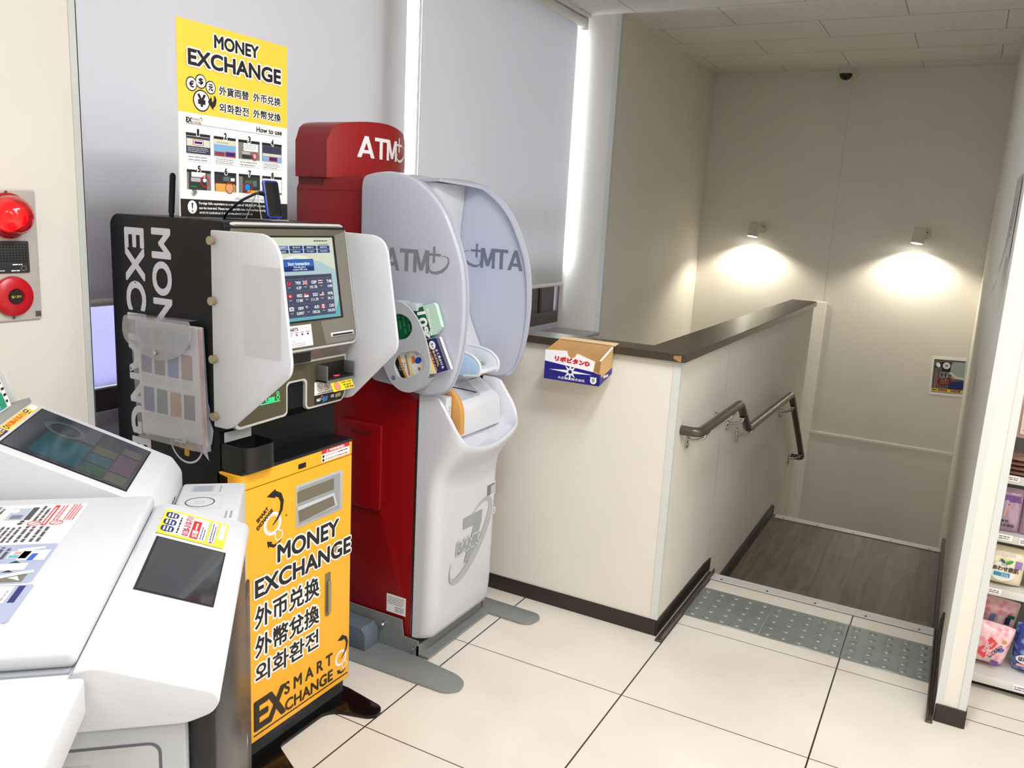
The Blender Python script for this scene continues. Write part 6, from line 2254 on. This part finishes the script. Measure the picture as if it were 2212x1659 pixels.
b.rect(0.408, 0.706, 0.2415, 0.2595, n, mat('strip_yellow', (246, 206, 84), 0.5), 0.003)
b.rect(0.408, 0.508, 0.2412, 0.2598, n + 0.0003, mat('strip_navy', (44, 34, 92), 0.5))
b.text('お困り', 0.470, 0.492, 0.244, 0.255, n + 0.0006, mat('strip_gold', (240, 206, 90), 0.5), 0.06)
b.lines(0.494, 0.505, 0.245, 0.256, 2, n + 0.0006, WHITEINK, 0.5, 3)
b.ring(0.522, 0.2505, 0.004, 0.0062, n + 0.0004, INK, 18)
b.text('0120-310-711', 0.530, 0.634, 0.2455, 0.2565, n + 0.0004, mat('strip_orange', (226, 96, 40), 0.5), 0.12)
b.rect(0.640, 0.660, 0.249, 0.2575, n + 0.0004, INK, 0.002)
b.lines(0.643, 0.657, 0.2505, 0.256, 1, n + 0.0007, WHITEINK, 0.6, 5)
b.lines(0.640, 0.664, 0.243, 0.2475, 1, n + 0.0004, INK, 0.4, 6)
b.rect(0.672, 0.702, 0.2435, 0.2575, n + 0.0004, WHITEINK)
b.poly(ell(0.684, 0.268, 0.012, 0.0045, 20), n, mat('oval_grey', (214, 217, 220), 0.5))
b.build('phone_label', CP, 'long yellow phone number label above the screen')
b = MB(CM)
sf = cfr((-0.0445, 0, 0), (0, 1, 0), (0, 0, 1))
b.rect(0.485, 0.52, 0.888, 0.906, 0.0006, mat('usb_panel', (120, 124, 112), 0.5), T=sf)
for k in range(4):
    b.lines(0.53 + 0.022 * k, 0.545 + 0.022 * k, 0.886, 0.912, 2, 0.0006, INK, 0.4, 70 + k, T=sf)
b.build('icon_strip', CP)

# coin and card unit beside the copier
CU = thing('coin_unit', 'white card reader and coin unit standing between the copier and the yellow kiosk', 'payment unit', tuple(CM @ Vector((0.02, 0.58, 0))), rotz=ROT)
b = MB(CM)
b.box(-0.043, 0.095, 0.384, 0.722, 0.03, 0.900, CWHT, 0.008, 3)
T = cfr((0, 0, 0.900), (0, 1, 0), (-1, 0, 0))
b.rect(0.660, 0.701, -0.031, 0.019, 0.0005, mat('reader_display', (176, 182, 190), 0.3), T=T)
b.rect(0.664, 0.697, -0.026, 0.014, 0.0008, mat('reader_display2', (150, 158, 168), 0.3), T=T)
b.frame_line(0.55, 0.635, -0.055, 0.034, 0.0008, 0.0005, LGREY, T=T)
b.ring(0.590, -0.009, 0.0285, 0.031, 0.0006, mat('reader_ring', (70, 72, 76), 0.5), 40, T=T)
b.frame_line(0.580, 0.594, -0.018, 0.000, 0.0008, 0.0006, MGREY, 0.003, T=T)
b.lines(0.655, 0.70, -0.048, -0.040, 1, 0.0006, MGREY, 0.4, 3, T=T)
b.rect(0.65, 0.705, -0.0375, -0.0368, 0.0006, LGREY, T=T)
b.lines(0.49, 0.53, -0.085, -0.065, 2, 0.0006, MGREY, 0.4, 4, T=T)
b.build('housing', CU)
b = MB(CM)
b.box(0.095, 0.103, 0.40, 0.71, 0.12, 0.66, mat('coin_door_dark', (44, 46, 52), 0.35), 0.004)
b.build('door', CU)
b = MB(CM)
b.tube([(0.108, 0.45, 0.45), (0.11, 0.452, 0.40), (0.107, 0.45, 0.33), (0.109, 0.448, 0.30)], 0.0022, PAPER, 8)
b.box(0.104, 0.114, 0.443, 0.457, 0.25, 0.30, PAPER, 0.003)
b.build('cable', CU)

# leaflet rack behind the touch screen
RF = cfr((-0.378, 0, 1.092), (0, 1, 0), Vector((-0.30, 0, 0.95)))
b = MB(RF)
b.box(0.42, 0.722, -0.03, 0.004, -0.04, 0.03, mat('rack_grey', (150, 152, 148), 0.5), 0.002)
b.box(0.42, 0.722, 0.0, 0.17, -0.042, -0.038, mat('rack_clear', (206, 210, 208), 0.3), 0.001)
b.box(0.715, 0.722, 0.0, 0.075, -0.04, 0.004, mat('rack_clear', (206, 210, 208), 0.3), 0.001)
rk = b.build('leaflet_rack', CP, 'grey leaflet rack behind the touch screen')
b = MB(RF)
b.box(0.52, 0.706, 0.004, 0.15, -0.02, -0.016, PAPER)
b.rect(0.52, 0.706, 0.055, 0.120, -0.0155, mat('leaflet_raspberry', (188, 64, 100), 0.5))
b.rect(0.685, 0.70, 0.012, 0.05, -0.0155, MGREY)
b.frame_line(0.63, 0.682, 0.065, 0.092, 0.002, -0.0150, WHITEINK, 0.008)
tag(b.build('leaflet', origin=tuple(CM @ Vector((-0.39, 0.5, 1.12)))), 'raspberry and white leaflet at the back of the rack', 'leaflet', 'leaflets in the rack')
b = MB(RF)
b.box(0.51, 0.682, 0.004, 0.10, 0.0, 0.004, PAPER)
for k, c in enumerate(((236, 206, 180), (224, 232, 200), (40, 150, 110), (50, 130, 210))):
    r_, q = divmod(k, 2)
    b.rect(0.590 + 0.036 * (1 - q), 0.624 + 0.036 * (1 - q), 0.006 + 0.034 * (1 - r_), 0.038 + 0.034 * (1 - r_), 0.0044, mat('leaflet_tile_%d' % k, c, 0.5))
b.rect(0.53, 0.655, 0.076, 0.098, 0.0044, mat('leaflet_peach', (240, 200, 176), 0.5))
b.lines(0.664, 0.68, 0.01, 0.09, 6, 0.0044, INK, 0.4, 3)
tag(b.build('leaflet', origin=tuple(CM @ Vector((-0.38, 0.48, 1.10)))), 'colourful leaflet with blue and green squares at the front of the rack', 'leaflet', 'leaflets in the rack')

# white side table next to the copier
ST = thing('side_table', 'white table beside the copier in the bottom left corner', 'table', tuple(CM @ Vector((-0.28, -0.42, 0))), rotz=ROT)
b = MB(CM)
b.box(-0.55, -0.028, -0.62, -0.224, 0.922, 0.972, CWHT, 0.005, 3)
b.build('table_top', ST)
b = MB(CM)
b.box(-0.50, -0.12, -0.58, -0.26, 0.0, 0.922, CGRY, 0.004)
b.build('cabinet', ST)

# ---------------------------------------------------------------- shelf of packs to the right of the pier
SHF = thing('store_shelf', 'white metal shop shelf beside the slim pier at the right edge', 'shelf', (0.7, 3.4, 0))
SM = mat('shelf_white', (214, 213, 208), 0.45)
SXA, SXB = 0.21, 1.11
b = MB()
b.box(SXA, SXB, 3.60, 3.62, 0.0, 1.75, mat('shelf_back', (150, 148, 144), 0.5))
b.build('back_panel', SHF)
for x in (SXA, SXB - 0.03):
    b = MB()
    b.box(x, x + 0.03, 3.57, 3.60, 0.0, 1.75, SM)
    b.build('post', SHF)
b = MB()
b.box(SXA, SXB, 3.135, 3.57, 0.030, 0.062, SM, 0.003)
b.box(SXA, SXB, 3.18, 3.57, 0.0, 0.030, mat('kick_black', (22, 20, 19), 0.6))
b.build('base_deck', SHF)
PRZ = [(0.378, 3.145), (0.572, 3.145), (0.778, 3.145), (0.985, 3.30), (1.20, 3.30)]
for z, y in PRZ:
    b = MB()
    b.box(SXA, SXB, y + 0.004, 3.57, z - 0.012, z, SM, 0.002)
    s_ = b.build('shelf_board', SHF)
    b = MB()
    b.box(SXA, SXB, y - 0.002, y + 0.006, z - 0.022, z + 0.006, SM, 0.001)
    b.build('price_rail', s_)
# price tickets
for (x0, x1, z0, z1, y) in ((0.222, 0.262, 0.362, 0.383, 3.142), (0.222, 0.266, 0.558, 0.580, 3.142), (0.285, 0.33, 0.555, 0.576, 3.142), (0.215, 0.255, 0.766, 0.786, 3.142), (0.345, 0.40, 0.036, 0.060, 3.133)):
    b = MB(FY(y))
    b.prism(rrect(x0, x1, z0, z1, 0.003), 0.0, 0.002, PAPER, 'z', 0.0005)
    b.lines(x0 + 0.004, x1 - 0.004, z0 + 0.004, z1 - 0.004, 2, 0.0024, mat('ticket_ink', (110, 100, 120), 0.5), 0.5, int(x0 * 1000))
    b.build('price_ticket', SHF)


def pillow(b, T, w, h, d, m, nx=14, ny=14, crimp=0.012, seed=1, wrinkle=0.004):
    """soft bag: two bulging faces meeting at flat crimped ends"""
    rd = random.Random(seed)
    ph = [rd.random() * 6 for _ in range(6)]
    for sgn in (1, -1):
        V, F = [], []
        for i in range(nx + 1):
            for k in range(ny + 1):
                u, v = -1 + 2 * i / nx, -1 + 2 * k / ny
                t = max(0.0, (1 - abs(u) ** 3.2)) ** 0.6 * max(0.0, (1 - abs(v) ** 3.0)) ** 0.6
                z = sgn * (d / 2 * t + wrinkle * t * math.sin(7 * u + ph[0]) * math.sin(6 * v + ph[1]))
                pin = 1 - 0.06 * (1 - t)
                V.append((u * w / 2 * (1 - 0.05 * abs(v) ** 4), v * h / 2 * (1 - 0.04 * abs(u) ** 4), z))
        for i in range(nx):
            for k in range(ny):
                q = (i * (ny + 1) + k, (i + 1) * (ny + 1) + k, (i + 1) * (ny + 1) + k + 1, i * (ny + 1) + k + 1)
                F.append(q if sgn > 0 else q[::-1])
        b.add(V, F, m, T)


def patterned(name, base, spots, scale, thr=0.55, rough=0.3):
    if name in MATS:
        return MATS[name]
    m = mat(name, base, rough, coat=0.3)
    nt = m.node_tree
    p = nt.nodes['Principled BSDF']
    tc = nt.nodes.new('ShaderNodeTexCoord')
    v = nt.nodes.new('ShaderNodeTexVoronoi')
    v.inputs['Scale'].default_value = scale
    nt.links.new(tc.outputs['Object'], v.inputs['Vector'])
    cr = nt.nodes.new('ShaderNodeValToRGB')
    cr.color_ramp.interpolation = 'LINEAR'
    cr.color_ramp.elements[0].position = 0.18
    cr.color_ramp.elements[0].color = lin(spots)
    cr.color_ramp.elements[1].position = thr
    cr.color_ramp.elements[1].color = lin(base)
    nt.links.new(v.outputs['Distance'], cr.inputs[0])
    nt.links.new(cr.outputs[0], p.inputs['Base Color'])
    return m


def bag_frame(c, yaw=0.0, lean=0.0, roll=0.0):
    """front face looks along -y towards the aisle"""
    return Matrix.Translation(Vector(c)) @ Matrix.Rotation(yaw, 4, 'Z') @ Matrix.Rotation(PI / 2 - lean, 4, 'X') @ Matrix.Rotation(roll, 4, 'Z')


# bottom: pink bags, one slumped over another, and a blue one
PINK = patterned('bag_pink', (244, 202, 208), (236, 150, 166), 42)
BLUE = patterned('bag_blue', (38, 62, 140), (130, 170, 226), 38)
T = bag_frame((0.262, 3.215, 0.155), 0.10, -0.18, -0.12)
b = MB()
pillow(b, T, 0.125, 0.165, 0.085, PINK, seed=3)
PF = T @ Matrix.Translation((0, 0, 0.0405))
b.poly([(-0.040, -0.028), (-0.012, -0.046), (0.012, 0.028), (-0.014, 0.048)], 0.002, mat('bag_coral', (226, 70, 72), 0.4), T=PF)
b.text('はだおもい', -0.026, 0.026, -0.005, 0.009, 0.004, WHITEINK, 0.05, T=PF @ Matrix.Rotation(1.15, 4, 'Z') @ Matrix.Translation((0.0, 0.012, 0)))
b.text('はだおもい', -0.032, 0.032, -0.005, 0.011, 0.004, mat('bag_ink', (70, 60, 90), 0.4), 0.07, T=PF @ Matrix.Rotation(1.15, 4, 'Z') @ Matrix.Translation((0.002, -0.016, 0)))
b.poly(ell(0.028, 0.006, 0.012, 0.008, 16, rot=40), 0.003, mat('bag_badge', (80, 110, 190), 0.4), T=PF)
b.rect(0.012, 0.036, -0.064, -0.044, 0.001, mat('bag_violet', (112, 70, 150), 0.4), T=PF)
b.poly(ell(0.030, 0.042, 0.008, n=12), 0.002, mat('bag_gold', (206, 160, 90), 0.4), T=PF)
tag(b.build('sanitary_pad_pack', origin=(0.262, 3.215, 0.07)), 'pink flowered soft pack slumped at the front of the bottom shelf', 'pack', 'pink packs on the bottom shelf')
T = bag_frame((0.268, 3.335, 0.190), 0.05, -0.30, -0.08)
b = MB()
pillow(b, T, 0.135, 0.215, 0.085, PINK, seed=5)
PF = T @ Matrix.Translation((0, 0, 0.042))
for k in range(3):
    b.rect(-0.022 + 0.024 * k, -0.006 + 0.024 * k, 0.030, 0.062, 0.002, [mat('bag_skyblue', (110, 150, 210), 0.4), WHITEINK, NAVY][k], T=PF)
b.rect(0.030, 0.052, 0.058, 0.074, 0.0, GREEN, T=PF)
b.rect(0.028, 0.05, 0.0, 0.02, 0.001, mat('bag_violet', (112, 70, 150), 0.4), T=PF)
tag(b.build('sanitary_pad_pack', origin=(0.268, 3.33, 0.07)), 'pink soft pack with blue and green marks standing behind the slumped one', 'pack', 'pink packs on the bottom shelf')
T = bag_frame((0.400, 3.235, 0.160), -0.05, -0.12, 0.03)
b = MB()
pillow(b, T, 0.13, 0.19, 0.08, BLUE, seed=7)
PF = T @ Matrix.Translation((0, 0, 0.038))
b.poly(ell(-0.01, -0.028, 0.045, 0.02, 24), 0.002, mat('bag_cream', (226, 220, 214), 0.4), T=PF)
b.text('はだおもい', -0.046, 0.02, -0.036, -0.018, 0.003, mat('bag_ink2', (40, 40, 90), 0.4), 0.08, T=PF)
b.rect(-0.05, 0.05, -0.058, -0.048, 0.001, mat('bag_rose', (220, 150, 160), 0.4), T=PF)
tag(b.build('sanitary_pad_pack', origin=(0.4, 3.235, 0.07)), 'dark blue patterned soft pack at the frame edge on the bottom shelf', 'pack')

# second shelf: cream pack
CRM = mat('bag_cream_body', (240, 228, 196), 0.35, coat=0.3)
T = bag_frame((0.262, 3.205, 0.452), 0.0, -0.06, -0.02)
b = MB()
pillow(b, T, 0.118, 0.140, 0.075, CRM, seed=9)
PF = T @ Matrix.Translation((0, 0, 0.036))
b.poly(ell(-0.004, -0.010, 0.038, 0.036, 30), 0.002, mat('bag_white_disc', (236, 236, 230), 0.4), T=PF)
b.text('しあわせ素肌', -0.050, 0.042, -0.008, 0.010, 0.0045, mat('bag_brown_ink', (84, 66, 44), 0.4), 0.08, T=PF)
b.rect(-0.030, 0.018, -0.028, -0.014, 0.004, mat('bag_teal', (30, 140, 190), 0.4), T=PF)
b.text('スリム', -0.008, 0.014, -0.026, -0.016, 0.0045, WHITEINK, 0.05, T=PF)
b.poly(ell(-0.010, 0.028, 0.010, 0.005, 14, rot=-40), 0.004, mat('bag_leaf_dark', (20, 96, 110), 0.4), T=PF)
b.poly(ell(0.010, 0.027, 0.013, 0.006, 14, rot=35), 0.004, mat('bag_leaf', (60, 160, 70), 0.4), T=PF)
b.text('ロリエ', -0.012, 0.006, 0.012, 0.019, 0.0045, mat('bag_brown_ink', (84, 66, 44), 0.4), 0.03, T=PF)
b.rect(0.028, 0.048, 0.008, 0.036, 0.001, mat('bag_lilac', (150, 120, 180), 0.4), T=PF)
for k in range(3):
    b.rect(-0.036 + 0.022 * k, -0.018 + 0.022 * k, 0.044, 0.058, -0.004, mat('bag_window', (222, 214, 206), 0.3), T=PF)
tag(b.build('sanitary_pad_pack', origin=(0.262, 3.205, 0.38)), 'cream soft pack with two green leaves on the second shelf from the bottom', 'pack')
T = bag_frame((0.362, 3.215, 0.435), 0.1, -0.06, 0.05)
b = MB()
pillow(b, T, 0.07, 0.10, 0.06, mat('bag_silver', (190, 186, 184), 0.25, coat=0.4), seed=15)
tag(b.build('sanitary_pad_pack', origin=(0.362, 3.215, 0.38)), 'silvery soft pack right of the cream pack at the frame edge', 'pack')
# third shelf: violet packs
VIO = mat('bag_violet_clear', (176, 148, 172), 0.2, coat=0.5)
VIOD = mat('bag_violet_dark', (98, 62, 130), 0.3, coat=0.4)
for x, lab in ((0.245, 'violet clear pack nearest the pier on the third shelf'), (0.322, 'violet clear pack second from the pier on the third shelf')):
    T = bag_frame((x, 3.200, 0.652), 0.0, -0.05, 0.01)
    b = MB()
    pillow(b, T, 0.074, 0.158, 0.045, VIO, 10, 14, seed=int(x * 1000))
    PF = T @ Matrix.Translation((0, 0, 0.021))
    b.poly([(-0.028, 0.058), (0.028, 0.058), (0.030, 0.034), (-0.030, 0.034)], 0.0005, VIOD, T=PF)
    b.stroke([(-0.012, -0.02), (-0.008, 0.02), (-0.002, 0.028), (0.002, 0.0), (-0.002, -0.02)], 0.008, 0.002, mat('bag_skin', (196, 150, 150), 0.4), T=PF)
    b.text('着圧', -0.022, 0.004, -0.040, -0.030, 0.003, mat('bag_ink3', (60, 50, 70), 0.4), 0.06, T=PF)
    b.text('引き締め', -0.024, 0.022, -0.056, -0.045, 0.001, mat('bag_ink3', (60, 50, 70), 0.4), 0.06, T=PF)
    tag(b.build('stocking_pack', origin=(x, 3.2, 0.573)), lab, 'pack', 'violet packs on the third shelf')
# fourth shelf: folded brown packs and a hanging pink-brown pack
BRN = mat('bag_brown', (150, 112, 100), 0.25, coat=0.4)
for k in range(4):
    T = Matrix.Translation((0.275 + 0.006 * (k % 2), 3.205, 0.790 + 0.0165 * k)) @ Matrix.Rotation(0.06 * (k - 1.5), 4, 'Z')
    b = MB()
    pillow(b, T, 0.125, 0.11, 0.016, BRN, 10, 8, seed=20 + k, wrinkle=0.003)
    tag(b.build('stocking_pack', origin=(0.275, 3.205, 0.78 + 0.0165 * k)), ['brown folded pack at the bottom of the small pile', 'brown folded pack second from the bottom of the small pile', 'brown folded pack second from the top of the small pile', 'brown folded pack on top of the small pile'][k], 'pack', 'brown folded packs on the fourth shelf')
T = bag_frame((0.290, 3.225, 0.985), 0.0, 0.0, 0.02)
b = MB()
pillow(b, T, 0.13, 0.17, 0.02, mat('bag_dusty_pink', (198, 162, 150), 0.25, coat=0.4), seed=31)
PF = T @ Matrix.Translation((0, 0, 0.010))
b.rect(-0.054, 0.054, -0.068, 0.026, 0.001, mat('bag_pale_panel', (220, 206, 198), 0.4), T=PF)
b.text('美しく', -0.046, 0.006, -0.044, -0.028, 0.0015, mat('bag_ink3', (60, 50, 70), 0.4), 0.05, T=PF)
b.text('ラクで', -0.046, 0.006, -0.064, -0.049, 0.0015, mat('bag_ink3', (60, 50, 70), 0.4), 0.05, T=PF)
b.rect(-0.040, -0.012, -0.004, 0.008, 0.0015, mat('bag_ochre', (180, 150, 110), 0.4), T=PF)
t = thing('hanging_pack', 'dusty pink pack hanging on a hook above the brown pile', 'pack', (0.29, 3.225, 0.985))
b.build('bag', t)
b = MB()
b.tube([(0.29, 3.60, 1.075), (0.29, 3.20, 1.075), (0.29, 3.19, 1.085)], 0.003, STEEL, 8)
b.build('hook', t)
ORG = mat('bag_orange', (226, 92, 36), 0.3, coat=0.3)
T = bag_frame((0.305, 3.225, 1.175), 0.0, 0.0, 0.0)
b = MB()
pillow(b, T, 0.14, 0.16, 0.02, ORG, seed=33)
PF = T @ Matrix.Translation((0, 0, 0.011))
b.stroke([(-0.06, -0.05), (-0.02, -0.03), (0.03, -0.045), (0.06, -0.03)], 0.012, 0.001, mat('bag_amber', (244, 170, 60), 0.4), T=PF)
b.rect(-0.05, 0.05, 0.0, 0.05, 0.001, mat('bag_red', (200, 40, 36), 0.4), T=PF)
t = thing('hanging_pack', 'orange pack hanging on a hook near the top of the visible shelf', 'pack', (0.305, 3.225, 1.175))
b.build('bag', t)
b = MB()
b.tube([(0.305, 3.60, 1.262), (0.305, 3.20, 1.262), (0.305, 3.19, 1.272)], 0.003, STEEL, 8)
b.build('hook', t)
